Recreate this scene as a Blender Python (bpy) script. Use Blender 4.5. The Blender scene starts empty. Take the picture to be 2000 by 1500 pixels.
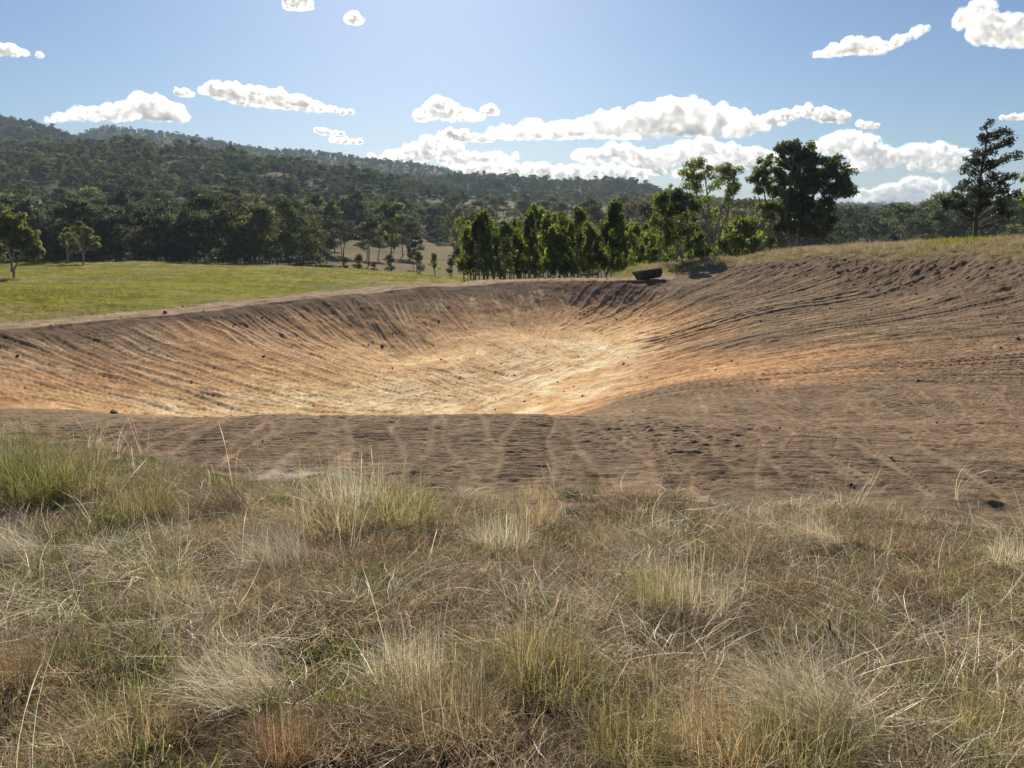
import bpy, bmesh, math, random
import numpy as np
from mathutils import Vector, Matrix

R = math.radians
random.seed(7)
rng = np.random.default_rng(7)
S = bpy.context.scene
COL = S.collection

# ------------------------------------------------------------------ camera, sky, sun, exposure
F = 1450.0                      # focal length in pixels of the 2000 px wide photograph
EYE = 1.5
PITCH = math.atan(320.0 / F)    # horizon at row 430
cam_d = bpy.data.cameras.new('camera')
cam_d.sensor_width = 36.0
cam_d.lens = 36.0 * F / 2000.0
cam_d.clip_start = 0.05
cam_d.clip_end = 60000
cam = bpy.data.objects.new('camera', cam_d)
cam.location = (0, 0, EYE)
cam.rotation_euler = (math.pi / 2 - PITCH, 0, 0)
COL.objects.link(cam)
S.camera = cam

SUN_EL, SUN_AZ = 29.0, -6.0     # azimuth measured from +Y towards +X
W = bpy.data.worlds.new('World')
S.world = W
W.use_nodes = True
wn = W.node_tree.nodes
wl = W.node_tree.links
bg = wn['Background']
sky = wn.new('ShaderNodeTexSky')
sky.sky_type = 'NISHITA'
sky.sun_disc = False
sky.sun_elevation = R(SUN_EL)
sky.sun_rotation = R(SUN_AZ)
sky.altitude = 300
sky.air_density = 1.0
sky.dust_density = 0.65
sky.ozone_density = 6.0
wl.new(sky.outputs[0], bg.inputs[0])
bg.inputs[1].default_value = 0.05

sun_d = bpy.data.lights.new('sun', 'SUN')
sun_d.energy = 5.0
sun_d.angle = R(0.53)
sun_d.color = (1.0, 0.90, 0.74)
sun = bpy.data.objects.new('sun', sun_d)
sdir = Vector((math.sin(R(SUN_AZ)) * math.cos(R(SUN_EL)), math.cos(R(SUN_AZ)) * math.cos(R(SUN_EL)), math.sin(R(SUN_EL))))
sun.rotation_euler = (-sdir).to_track_quat('-Z', 'Y').to_euler()
sun.location = sdir * 50
COL.objects.link(sun)

S.view_settings.view_transform = 'Standard'
S.view_settings.look = 'None'
S.view_settings.gamma = 1
S.view_settings.use_curve_mapping = False
S.view_settings.exposure = 0.72
S.render.engine = 'CYCLES'
cy = S.cycles
cy.use_denoising = True
try:
    cy.denoiser = 'OPENIMAGEDENOISE'
except Exception:
    pass
cy.max_bounces = 24
cy.diffuse_bounces = 3
cy.glossy_bounces = 2
cy.transmission_bounces = 4
cy.transparent_max_bounces = 8
cy.volume_bounces = 20
cy.volume_step_rate = 0.5
cy.caustics_reflective = False
cy.caustics_refractive = False
cy.use_fast_gi = False

# ------------------------------------------------------------------ helpers
def at(px, py, Y):
    """point at depth Y seen at a pixel of the photograph"""
    xc, zc = (px - 1000.0) / F, (750.0 - py) / F
    yw = math.cos(PITCH) + math.sin(PITCH) * zc
    zw = math.cos(PITCH) * zc - math.sin(PITCH)
    return Vector((xc / yw * Y, Y, EYE + zw / yw * Y))

def ratio(py):                  # drop below the eye per metre of depth at a photo row
    zc = (750.0 - np.asarray(py, float)) / F
    return -(math.cos(PITCH) * zc - math.sin(PITCH)) / (math.cos(PITCH) + math.sin(PITCH) * zc)

def tag(o, label=None, cat=None, group=None, kind=None):
    if label: o['label'] = label
    if cat: o['category'] = cat
    if group: o['group'] = group
    if kind: o['kind'] = kind
    return o

def link(o, parent=None):
    COL.objects.link(o)
    if parent: o.parent = parent
    return o

def mesh_np(name, V, Fq, mat=None, smooth=False, colors=None, attrs=None):
    """fast mesh from numpy arrays; Fq is (n,3) or (n,4)"""
    me = bpy.data.meshes.new(name)
    V = np.ascontiguousarray(V, np.float32); Fq = np.ascontiguousarray(Fq, np.int32)
    n, k = Fq.shape
    me.vertices.add(len(V)); me.vertices.foreach_set('co', V.ravel())
    me.loops.add(n * k); me.loops.foreach_set('vertex_index', Fq.ravel())
    me.polygons.add(n)
    me.polygons.foreach_set('loop_start', np.arange(0, n * k, k, dtype=np.int32))
    if smooth: me.polygons.foreach_set('use_smooth', np.ones(n, bool))
    if colors is not None:
        a = me.color_attributes.new('tint', 'FLOAT_COLOR', 'POINT')
        c = np.ones((len(V), 4), np.float32); c[:, :3] = colors
        a.data.foreach_set('color', c.ravel())
    me.update(calc_edges=True)
    if mat: me.materials.append(mat)
    return me

def _hash(ix, iy, iz, seed):
    h = (ix * 374761393 + iy * 668265263 + iz * 2147483647 % 4294967291 + seed * 144665) & 0xFFFFFFFF
    h = ((h ^ (h >> 13)) * 1274126177) & 0xFFFFFFFF
    h = ((h ^ (h >> 16)) * 2246822519) & 0xFFFFFFFF
    return ((h ^ (h >> 15)) & 0xFFFFFF) / float(0xFFFFFF)

def vnoise(x, y, seed=0):
    x = np.asarray(x, float); y = np.asarray(y, float)
    fx, fy = np.floor(x), np.floor(y)
    ix, iy = fx.astype(np.int64), fy.astype(np.int64)
    u, v = x - fx, y - fy
    u = u * u * (3 - 2 * u); v = v * v * (3 - 2 * v)
    z = np.zeros_like(ix)
    a, b = _hash(ix, iy, z, seed), _hash(ix + 1, iy, z, seed)
    c, d = _hash(ix, iy + 1, z, seed), _hash(ix + 1, iy + 1, z, seed)
    return (a + (b - a) * u) * (1 - v) + (c + (d - c) * u) * v

def fbm(x, y, seed=0, octv=4, gain=0.5):
    s = 0; a = 1.0; t = 0
    for i in range(octv):
        s = s + a * vnoise(x * 2 ** i + 17.3 * i, y * 2 ** i - 9.1 * i, seed + i); t += a; a *= gain
    return s / t                # 0..1

def vnoise3(p, seed=0):
    f = np.floor(p); i = f.astype(np.int64); u = p - f; u = u * u * (3 - 2 * u)
    r = 0
    for dx in (0, 1):
        for dy in (0, 1):
            for dz in (0, 1):
                w = (u[:, 0] if dx else 1 - u[:, 0]) * (u[:, 1] if dy else 1 - u[:, 1]) * (u[:, 2] if dz else 1 - u[:, 2])
                hx = (i[:, 0] + dx) * 73856093 + (i[:, 2] + dz) * 83492791
                r = r + w * _hash(hx, i[:, 1] + dy, np.zeros_like(hx), seed)
    return r

def sstep(a, b, x):
    t = np.clip((x - a) / (b - a), 0, 1)
    return t * t * (3 - 2 * t)

# ------------------------------------------------------------------ materials
def new_mat(name):
    m = bpy.data.materials.new(name); m.use_nodes = True
    nt = m.node_tree; nt.nodes.clear()
    out = nt.nodes.new('ShaderNodeOutputMaterial')
    return m, nt, out

def N(nt, typ, **kw):
    n = nt.nodes.new(typ)
    for k, v in kw.items(): setattr(n, k, v)
    return n

def mixrgb(nt, blend, fac, a, b):
    n = N(nt, 'ShaderNodeMix', data_type='RGBA', blend_type=blend)
    for i, v in ((0, fac), (6, a), (7, b)):
        if isinstance(v, bpy.types.NodeSocket): nt.links.new(v, n.inputs[i])
        elif i == 0: n.inputs[i].default_value = v
        else: n.inputs[i].default_value = (*v, 1) if len(v) == 3 else v
    return n.outputs[2]

def noise_tex(nt, scale, detail=4, rough=0.6, coord='Object', vec=None):
    t = N(nt, 'ShaderNodeTexNoise'); t.inputs['Scale'].default_value = scale
    t.inputs['Detail'].default_value = detail; t.inputs['Roughness'].default_value = rough
    if vec is None:
        g = N(nt, 'ShaderNodeNewGeometry'); vec = g.outputs['Position']
    nt.links.new(vec, t.inputs['Vector'])
    return t.outputs['Fac']

def maprange(nt, v, a, b, c, d):
    m = N(nt, 'ShaderNodeMapRange'); nt.links.new(v, m.inputs[0])
    for i, x in enumerate((a, b, c, d)): m.inputs[i + 1].default_value = x
    return m.outputs[0]

def ground_mat(name, bumps, var=0.35, vscale=3.0, rough=0.95):
    """vertex colour 'tint' is the soil's own colour; noise breaks it up; bumps = [(scale, distance)]"""
    m, nt, out = new_mat(name)
    a = N(nt, 'ShaderNodeAttribute', attribute_name='tint')
    n1 = noise_tex(nt, vscale, 8, 0.7)
    c = mixrgb(nt, 'MULTIPLY', 1.0, a.outputs['Color'], (1, 1, 1))
    f = maprange(nt, n1, 0.3, 0.7, 1 - var, 1 + var)
    vm = N(nt, 'ShaderNodeVectorMath', operation='SCALE')
    nt.links.new(c, vm.inputs[0]); nt.links.new(f, vm.inputs['Scale'])
    bs = N(nt, 'ShaderNodeBsdfPrincipled')
    nt.links.new(vm.outputs[0], bs.inputs['Base Color'])
    bs.inputs['Roughness'].default_value = rough
    bs.inputs['Specular IOR Level'].default_value = 0.03
    last = None
    for sc, dist in bumps:
        b = N(nt, 'ShaderNodeBump'); b.inputs['Distance'].default_value = dist; b.inputs['Strength'].default_value = 1
        nt.links.new(noise_tex(nt, sc, 5, 0.65), b.inputs['Height'])
        if last: nt.links.new(last, b.inputs['Normal'])
        last = b.outputs[0]
    if last: nt.links.new(last, bs.inputs['Normal'])
    nt.links.new(bs.outputs[0], out.inputs[0])
    return m

def leaf_mat(name, col, trans, tmix=0.45, var=0.35, gloss=0.04, world_patch=None, hue=None):
    """leaf or blade: diffuse front plus translucent, vertex tint and per-object variation"""
    m, nt, out = new_mat(name)
    a = N(nt, 'ShaderNodeAttribute', attribute_name='tint')
    oi = N(nt, 'ShaderNodeObjectInfo')
    f = maprange(nt, oi.outputs['Random'], 0, 1, 1 - var, 1 + var)
    vm = N(nt, 'ShaderNodeVectorMath', operation='SCALE')
    nt.links.new(a.outputs['Color'], vm.inputs[0]); nt.links.new(f, vm.inputs['Scale'])
    tint = vm.outputs[0]
    def shade(base):
        c = base
        if hue is not None:      # some individuals lean to another leaf colour
            wn_ = N(nt, 'ShaderNodeTexWhiteNoise', noise_dimensions='1D')
            nt.links.new(oi.outputs['Random'], wn_.inputs['W'])
            c = mixrgb(nt, 'MIX', wn_.outputs['Value'], base, hue)
        if world_patch is not None:
            n = noise_tex(nt, world_patch[0], 3, 0.5)
            k = maprange(nt, n, world_patch[2], world_patch[3], 0, 1)
            c = mixrgb(nt, 'MIX', k, c, world_patch[1])
        return mixrgb(nt, 'MULTIPLY', 1.0, c, tint)
    d = N(nt, 'ShaderNodeBsdfDiffuse'); t = N(nt, 'ShaderNodeBsdfTranslucent'); g = N(nt, 'ShaderNodeBsdfGlossy')
    g.inputs['Roughness'].default_value = 0.45; g.inputs['Color'].default_value = (1, 1, 1, 1)
    nt.links.new(shade(col), d.inputs[0]); nt.links.new(shade(trans), t.inputs[0])
    m1 = N(nt, 'ShaderNodeMixShader'); m1.inputs[0].default_value = tmix
    nt.links.new(d.outputs[0], m1.inputs[1]); nt.links.new(t.outputs[0], m1.inputs[2])
    m2 = N(nt, 'ShaderNodeMixShader'); m2.inputs[0].default_value = gloss
    nt.links.new(m1.outputs[0], m2.inputs[1]); nt.links.new(g.outputs[0], m2.inputs[2])
    nt.links.new(m2.outputs[0], out.inputs[0])
    return m

def simple_mat(name, ca, cb, scale=4, rough=0.9, bump=0.02, bscale=20, metal=0):
    m, nt, out = new_mat(name)
    tc = N(nt, 'ShaderNodeTexCoord')
    bs = N(nt, 'ShaderNodeBsdfPrincipled')
    n = noise_tex(nt, scale, 8, 0.65, vec=tc.outputs['Object'])
    k = maprange(nt, n, 0.35, 0.65, 0, 1)
    nt.links.new(mixrgb(nt, 'MIX', k, ca, cb), bs.inputs['Base Color'])
    bs.inputs['Roughness'].default_value = rough; bs.inputs['Metallic'].default_value = metal
    bs.inputs['Specular IOR Level'].default_value = 0.25
    b = N(nt, 'ShaderNodeBump'); b.inputs['Distance'].default_value = bump
    nt.links.new(noise_tex(nt, bscale, 6, 0.6, vec=tc.outputs['Object']), b.inputs['Height'])
    nt.links.new(b.outputs[0], bs.inputs['Normal'])
    nt.links.new(bs.outputs[0], out.inputs[0])
    return m

M_soil = ground_mat('bare_soil', [(7, 0.018), (30, 0.012), (90, 0.006)], 0.36, 9)
M_turf = ground_mat('turf', [(6, 0.05), (40, 0.03)], 0.5, 7)
M_paddock = ground_mat('paddock_turf', [(1.2, 0.25), (7, 0.12)], 0.32, 1.1)
M_hill = ground_mat('hill_soil', [(0.15, 0.8), (0.8, 0.3)], 0.4, 0.09)
M_bark_pale = simple_mat('pale_bark', (0.30, 0.26, 0.21), (0.16, 0.13, 0.10), 3)
M_bark_dark = simple_mat('dark_bark', (0.07, 0.055, 0.042), (0.13, 0.105, 0.08), 3)
M_leaf_forest = leaf_mat('forest_leaf', (0.100, 0.120, 0.048), (0.17, 0.195, 0.055), 0.42, 0.45, 0.012, hue=(0.150, 0.140, 0.070), world_patch=(0.012, (0.075, 0.100, 0.055), 0.45, 0.6))
M_leaf_young = leaf_mat('young_gum_leaf', (0.10, 0.132, 0.036), (0.25, 0.30, 0.052), 0.5, 0.3, 0.015)
M_leaf_broad = leaf_mat('broad_leaf', (0.075, 0.100, 0.036), (0.15, 0.19, 0.04), 0.42, 0.1, 0.04)
M_leaf_dark = leaf_mat('dark_leaf', (0.050, 0.062, 0.034), (0.075, 0.095, 0.03), 0.35, 0.1, 0.03)
M_leaf_paddock = leaf_mat('paddock_gum_leaf', (0.13, 0.15, 0.055), (0.24, 0.26, 0.07), 0.5, 0.1, 0.03)
M_straw = leaf_mat('dry_grass_blade', (0.50, 0.40, 0.235), (0.54, 0.43, 0.24), 0.45, 0.3, 0.03, world_patch=(1.1, (0.25, 0.24, 0.09), 0.52, 0.70))
M_thatch = leaf_mat('thatch_blade', (0.44, 0.335, 0.21), (0.44, 0.335, 0.20), 0.4, 0.35, 0.02, world_patch=(1.0, (0.24, 0.22, 0.085), 0.52, 0.70))
M_green = leaf_mat('green_grass_blade', (0.165, 0.175, 0.06), (0.27, 0.285, 0.085), 0.5, 0.3, 0.03)
M_olive = leaf_mat('olive_grass_blade', (0.28, 0.245, 0.11), (0.36, 0.32, 0.13), 0.5, 0.25, 0.03)
M_russet = leaf_mat('russet_grass_blade', (0.27, 0.185, 0.11), (0.31, 0.21, 0.115), 0.45, 0.2, 0.02)
M_bleached = leaf_mat('bleached_grass_blade', (0.74, 0.66, 0.49), (0.74, 0.65, 0.46), 0.45, 0.2, 0.03)
M_bankgrass = leaf_mat('bank_grass_blade', (0.30, 0.245, 0.15), (0.34, 0.28, 0.16), 0.5, 0.3, 0.02)
M_padgrass = leaf_mat('paddock_grass_blade', (0.20, 0.20, 0.035), (0.29, 0.285, 0.05), 0.5, 0.3, 0.02)
M_bark_forest = simple_mat('grey_bark', (0.17, 0.15, 0.12), (0.09, 0.08, 0.065), 3)
M_rock = simple_mat('field_stone', (0.20, 0.19, 0.17), (0.10, 0.095, 0.085), 14, 0.9, 0.01, 60)
M_rust = simple_mat('rusted_steel', (0.058, 0.040, 0.031), (0.088, 0.056, 0.040), 6, 0.8, 0.004, 40, 0.2)
M_edge = simple_mat('worn_steel', (0.22, 0.20, 0.18), (0.14, 0.11, 0.09), 8, 0.5, 0.003, 40, 0.6)
M_wood = simple_mat('grey_wood', (0.32, 0.29, 0.25), (0.20, 0.18, 0.15), 10)
M_clod = simple_mat('soil_clod', (0.20, 0.135, 0.09), (0.13, 0.09, 0.065), 9, 0.95, 0.02, 25)

# ------------------------------------------------------------------ terrain heights
FAR = [  # (depth, [(photo column, photo row)]) : the land's own surface, trees come on top
    (150,  [(-900, 512), (0, 517), (150, 513), (300, 513), (500, 517), (700, 526), (850, 537), (1000, 546), (1300, 550), (1600, 535), (2000, 515), (2900, 505)]),
    (190,  [(-900, 512), (0, 519), (300, 519), (500, 522), (700, 532), (850, 545), (1000, 548), (1300, 545), (1600, 520), (2000, 500), (2900, 495)]),
    (240,  [(-900, 490), (300, 496), (640, 500), (750, 512), (900, 527), (1100, 520), (1300, 505), (1600, 490), (2000, 478), (2900, 475)]),
    (350,  [(-900, 430), (0, 438), (300, 446), (640, 452), (800, 470), (900, 482), (1100, 472), (1300, 462), (1600, 466), (2000, 464), (2900, 462)]),
    (500,  [(-900, 355), (0, 362), (300, 345), (500, 380), (700, 414), (900, 438), (1050, 434), (1300, 436), (1600, 450), (2000, 454), (2900, 454)]),
    (650,  [(-900, 318), (0, 312), (200, 302), (380, 299), (500, 329), (700, 363), (900, 398), (1050, 416), (1200, 417), (1300, 422), (1600, 440), (2000, 447), (2900, 447)]),
    (850,  [(-900, 335), (0, 330), (380, 322), (700, 366), (900, 393), (1050, 402), (1300, 410), (1600, 432), (2000, 441), (2900, 441)]),
    (1200, [(-900, 215), (0, 232), (60, 236), (120, 252), (180, 278), (220, 300), (300, 316), (700, 356), (850, 361), (960, 350), (1080, 363), (1160, 362), (1240, 361), (1280, 380), (1350, 403), (1600, 418), (2000, 432), (2900, 432)]),
    (1400, [(-900, 260), (0, 280), (220, 300), (700, 356), (960, 368), (1240, 385), (1600, 420), (2000, 432), (2900, 432)]),
    (1750, [(-900, 280), (0, 282), (180, 280), (225, 253), (300, 258), (370, 267), (450, 281), (520, 296), (620, 301), (740, 318), (800, 323), (860, 333), (950, 362), (1300, 398), (1640, 408), (1760, 413), (2000, 424), (2900, 425)]),
    (2700, [(-900, 310), (0, 310), (400, 310), (900, 365), (1300, 406), (2000, 427), (2900, 428)]),
    (4500, [(-900, 388), (0, 388), (900, 392), (1300, 400), (1600, 403), (1700, 401), (1760, 404), (1840, 403), (1990, 409), (2900, 412)]),
    (6500, [(-900, 400), (0, 400), (1000, 415), (2000, 424), (2900, 424)]),
]
FAR_Y = np.array([45., 95.] + [f[0] for f in FAR])

def far_h(t, Y):
    """drop below the eye of the wide landscape at direction t = X / Y and depth Y"""
    px = 1000 + t * F
    rows = []
    rows.append(np.interp(px, [-900, 0, 500, 900, 1200, 1500, 2900], [5.2, 5.3, 5.9, 6.3, 6.3, 6.3, 6.3]))
    rows.append(np.interp(px, [-900, 0, 500, 900, 1200, 1500, 2000, 2900], [6.6, 7.0, 7.0, 7.6, 8.0, 8.2, 7.5, 7.5]))
    for d, c in FAR:
        c = np.array(c, float)
        # smoothed lookup over photo columns
        v = 0
        for o in (-24, -8, 8, 24): v = v + np.interp(px + o, c[:, 0], ratio(c[:, 1]))
        rows.append(v / 4 * d)
    rows = np.stack(rows)
    Yc = np.clip(Y, FAR_Y[0], FAR_Y[-1] - 1e-3)
    k = np.clip(np.searchsorted(FAR_Y, Yc, side='right') - 1, 0, len(FAR_Y) - 2)
    idx = np.indices(k.shape)
    a = np.take_along_axis(rows, k[None], 0)[0]; b = np.take_along_axis(rows, (k + 1)[None], 0)[0]
    f = (Yc - FAR_Y[k]) / (FAR_Y[k + 1] - FAR_Y[k])
    f = 0.5 * f + 0.5 * f * f * (3 - 2 * f)
    h = a + (b - a) * f
    h = h - (Y < FAR_Y[0]) * (FAR_Y[0] - Y) * -0.0
    X = t * Y
    amp = np.clip((Y - 170) / 500, 0, 1)
    h = h + amp * ((fbm(X / 130, Y / 130, 31, 4) - 0.5) * 8 + (fbm(X / 400, Y / 400, 35, 3) - 0.5) * 16 * np.clip(Y / 2500, 0, 1))
    h = h + np.clip((Y - 60) / 60, 0, 1) * (fbm(X / 14, Y / 14, 51, 3) - 0.5) * 0.5
    return h

# -- basin: thin plate spline through control points
CP = []
def C(px, py, Y): CP.append(tuple(at(px, py, Y)))
def CX(X, Y, h): CP.append((X, Y, EYE - h))
for X in (-9, -5, -2, 0, 2, 5, 9, 14):
    for Y in (-4, 0.5, 3, 6, 8.5):
        CX(X, Y, 1.5 + 0.14 * Y)
for c in [(-200, 850, 10), (0, 845, 10.3), (250, 825, 11.3), (500, 812, 12), (750, 811, 12), (1000, 815, 12.3),
          (1250, 818, 13.3), (1500, 818, 13.2), (1750, 818, 12.8), (2000, 818, 12.2), (2300, 818, 11.6),
          (1250, 770, 20), (1500, 770, 17), (1750, 770, 15.5), (2000, 770, 15), (2300, 770, 14),
          (1250, 720, 29.5), (1500, 720, 22), (1750, 720, 19), (2000, 720, 17.5), (2300, 720, 16.5),
          (1250, 660, 38), (1500, 660, 29), (1750, 660, 25), (2000, 660, 22), (2300, 660, 20),
          (1250, 620, 45.8), (1400, 620, 38.5), (1500, 600, 38), (1750, 600, 32), (2000, 600, 27), (2300, 600, 24),
          (1400, 538, 52), (1500, 510, 52), (1600, 504, 48), (1700, 503, 44), (1800, 505, 40), (1900, 522, 35), (2000, 556, 29.5), (2300, 590, 25),
          (1500, 552, 46), (1700, 550, 40), (1850, 552, 35.5), (1370, 580, 46),
          (1000, 800, 26), (1000, 760, 29.5), (1000, 730, 32), (1100, 700, 35.5), (1150, 660, 40), (1200, 630, 44.2),
          (800, 800, 26), (600, 800, 25.5), (600, 770, 27), (800, 770, 28), (800, 740, 30), (900, 700, 33.5), (1000, 660, 38.5),
          (400, 800, 24.5), (400, 760, 26), (200, 800, 22.5), (200, 760, 24.5), (0, 800, 21), (0, 760, 22.5), (0, 700, 25),
          (200, 700, 27), (400, 700, 29), (600, 700, 31), (600, 650, 35), (600, 610, 37.2), (800, 650, 38.3), (800, 600, 41.6), (800, 700, 35.4), (400, 650, 32.2), (1000, 600, 44.8), (1000, 640, 41.8), (1100, 590, 46.6), (1100, 625, 43.6),
          (1250, 590, 48.6),
          # grassy bank skyline on the right and the land behind it
          (1330, 516, 60), (1450, 503, 60), (1600, 488, 58), (1750, 481, 55), (1900, 481, 52), (2000, 487, 48), (2300, 490, 42)]:
    C(*c)
for X, Y, h in [(4, 17, 4.2), (0, 17, 4.9), (-5, 17, 4.7), (-5, 20.5, 5.8), (0, 21, 6.1), (-10, 17, 4.4), (-3, 14.2, 3.95), (2, 14.2, 3.72), (-8, 14, 3.8),
                (14, 72, 6.0), (24, 72, 4.3), (36, 70, 3.2), (48, 64, 2.8), (60, 50, 1.6), (22, 85, 7.0), (45, 85, 5.5), (65, 78, 4.5),
                (45, 30, 1.4), (40, 18, 1.6), (30, 10, 1.6), (28, 3, 1.2)]:
    CX(X, Y, h)
# dam wall crest: inner edge pixels with depth
CREST = [at(-1500, 905, 9.2), at(-900, 800, 14), at(-600, 741, 18), at(-300, 683, 22.6), at(0, 646, 27), at(250, 623, 31.5), at(500, 597, 36.3), at(620, 583, 39.3),
         at(800, 564, 44.3), at(1000, 552, 48.8), at(1200, 548, 51), at(1320, 546, 53)]
CREST_XY = np.array([(p.x, p.y) for p in CREST]); CREST_Z = np.array([p.z for p in CREST])
def densify(P, Z, step):
    out = []; oz = []
    for i in range(len(P) - 1):
        n = max(1, int(np.linalg.norm(P[i + 1] - P[i]) / step))
        for k in range(n):
            f = k / n; out.append(P[i] * (1 - f) + P[i + 1] * f); oz.append(Z[i] * (1 - f) + Z[i + 1] * f)
    out.append(P[-1]); oz.append(Z[-1])
    return np.array(out), np.array(oz)
CD, CZ = densify(CREST_XY, CREST_Z, 3.0)
for p, z in zip(CD, CZ): CP.append((p[0], p[1], z))
EXT_XY = np.vstack([CREST_XY, [[12.9, 57.0], [14.0, 62.0], [16, 75], [18, 130.0]]])
EXT_Z = np.concatenate([CREST_Z, [EYE - 3.75, EYE - 3.6, EYE - 6.0, EYE - 9]])
# outer edge of the wall top as control points too
nrm = []
for i in range(len(CD)):
    d = CD[min(i + 1, len(CD) - 1)] - CD[max(i - 1, 0)]; d = d / np.linalg.norm(d)
    nrm.append((-d[1], d[0]))
nrm = np.array(nrm)
for p, z, n in zip(CD[::1], CZ[::1], nrm[::1]):
    CP.append((p[0] + n[0] * 3.0, p[1] + n[1] * 3.0, z - 0.03))
CP = np.array(CP)

def tps_fit(P):
    x = P[:, :2]; n = len(x)
    r2 = ((x[:, None] - x[None]) ** 2).sum(-1)
    K = 0.5 * r2 * np.log(r2 + 1e-9) + np.eye(n) * 0.6
    Q = np.hstack([np.ones((n, 1)), x])
    A = np.zeros((n + 3, n + 3)); A[:n, :n] = K; A[:n, n:] = Q; A[n:, :n] = Q.T
    return np.linalg.solve(A, np.concatenate([P[:, 2], np.zeros(3)]))
TW = tps_fit(CP)
def tps(X, Y):
    sh = X.shape; X = X.ravel(); Y = Y.ravel(); out = np.empty(len(X))
    for s in range(0, len(X), 20000):
        x = X[s:s + 20000, None].astype(np.float32); y = Y[s:s + 20000, None].astype(np.float32)
        r2 = (x - CP[None, :, 0].astype(np.float32)) ** 2 + (y - CP[None, :, 1].astype(np.float32)) ** 2
        out[s:s + 20000] = (0.5 * r2 * np.log(r2 + 1e-9)).astype(np.float64) @ TW[:len(CP)] + TW[-3] + TW[-2] * x[:, 0] + TW[-1] * y[:, 0]
    return out.reshape(sh)

def wall_side(X, Y):
    """signed distance to the wall's inner crest edge (positive outside the dam) and crest height there"""
    sh = X.shape; p = np.stack([X.ravel(), Y.ravel()], 1)
    best = np.full(len(p), 1e9); sg = np.zeros(len(p)); cz = np.zeros(len(p))
    for i in range(len(EXT_XY) - 1):
        a, b = EXT_XY[i], EXT_XY[i + 1]; d = b - a; L2 = d @ d
        f = np.clip(((p - a) @ d) / L2, 0, 1)
        q = p - (a + f[:, None] * d); r = np.hypot(q[:, 0], q[:, 1])
        s = d[0] * q[:, 1] - d[1] * q[:, 0]
        m = r < best
        best[m] = r[m]; sg[m] = np.sign(s[m]); cz[m] = (EXT_Z[i] + (EXT_Z[i + 1] - EXT_Z[i]) * f)[m]
    return (best * sg).reshape(sh), cz.reshape(sh)

def near_z(X, Y):
    """smooth ground height around the dam; returns z and the wall distance"""
    zt = tps(X, Y)
    s, cz = wall_side(X, Y)
    zf = EYE - far_h(X / np.maximum(Y, 5), Y)
    # behind the wall: flat top, then the outer batter down to the paddock
    bat = cz - np.clip(s - 3.0, 0, None) * 0.42 - 0.01 * np.clip(s, 0, 3)
    zo = np.maximum(bat, zf)
    z = np.where(s > 0, zo, zt)
    k = sstep(72, 95, Y)
    return z * (1 - k) + zf * k, s

# ------------------------------------------------------------------ grid around the dam
yr = [0.8]
while yr[-1] < 165:
    y = yr[-1]
    if y < 4.6: d = 0.055
    elif y < 12.5: d = max(0.011, y * y / (1450 * (1.5 + 0.14 * y)) * 0.92)
    elif y < 20: d = y * y / (1450 * (1.5 + 0.14 * y)) * 1.1
    elif y < 24: d = 0.10
    elif y < 46: d = 0.105
    elif y < 56: d = 0.12
    elif y < 72: d = 0.5
    else: d = 2.0
    yr.append(y + d)
yr = np.array(yr)
tt = np.concatenate([np.linspace(-2.2, -0.76, 70)[:-1], np.linspace(-0.76, 0.76, 940), np.linspace(0.76, 2.2, 70)[1:]])
T, YY = np.meshgrid(tt, yr)
XX = T * YY
nr, nc = XX.shape
ZZ, SS = near_z(XX, YY)

# where grass gives way to bare soil in the foreground (depth as a function of t)
def grass_edge(t, X=None):
    px = 1000 + np.asarray(t) * F
    y = np.interp(px, [-900, -200, 0, 150, 300, 450, 650, 800, 1000, 1150, 1300, 1500, 1700, 2000, 2600],
                  [12, 10, 9.0, 8.6, 7.5, 6.7, 6.6, 6.25, 5.9, 5.8, 6.1, 5.85, 5.55, 5.45, 5.0])
    return y
edge_n = (fbm(XX * 1.6, YY * 1.6, 77, 3) - 0.5) * 1.5
RIM = [at(2300, 560, 27.5), at(2000, 530, 32.5), at(1900, 514, 37.0), at(1800, 506, 40.0), at(1700, 504, 44), at(1600, 505, 48), at(1500, 508, 52), at(1420, 526, 53.5), at(1370, 540, 55.0)]
poly = [(60, 6), (40, 12)] + [(p.x, p.y) for p in RIM]
oc, _ = densify(CREST_XY, CREST_Z, 2.0)
onr = np.array([(-(oc[min(i + 1, len(oc) - 1)] - oc[max(i - 1, 0)])[1], (oc[min(i + 1, len(oc) - 1)] - oc[max(i - 1, 0)])[0]) for i in range(len(oc))])
onr /= np.linalg.norm(onr, axis=1)[:, None]
poly += [tuple(p) for p in (oc + onr * 4.3)[::-1]]
poly += [(-40, 3), (60, 3)]
poly = np.array(poly)
def inside(X, Y):
    r = np.zeros(X.shape, bool)
    j = len(poly) - 1
    for i in range(len(poly)):
        xi, yi = poly[i]; xj, yj = poly[j]
        c = ((yi > Y) != (yj > Y)) & (X < (xj - xi) * (Y - yi) / (yj - yi + 1e-12) + xi)
        r ^= c; j = i
    return r
wob = (fbm(XX * 0.7, YY * 0.7, 5, 3) - 0.5) * 1.4
DIRT = inside(XX + wob, YY + wob * 0.7) & (YY > grass_edge(T) + edge_n)

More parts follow.
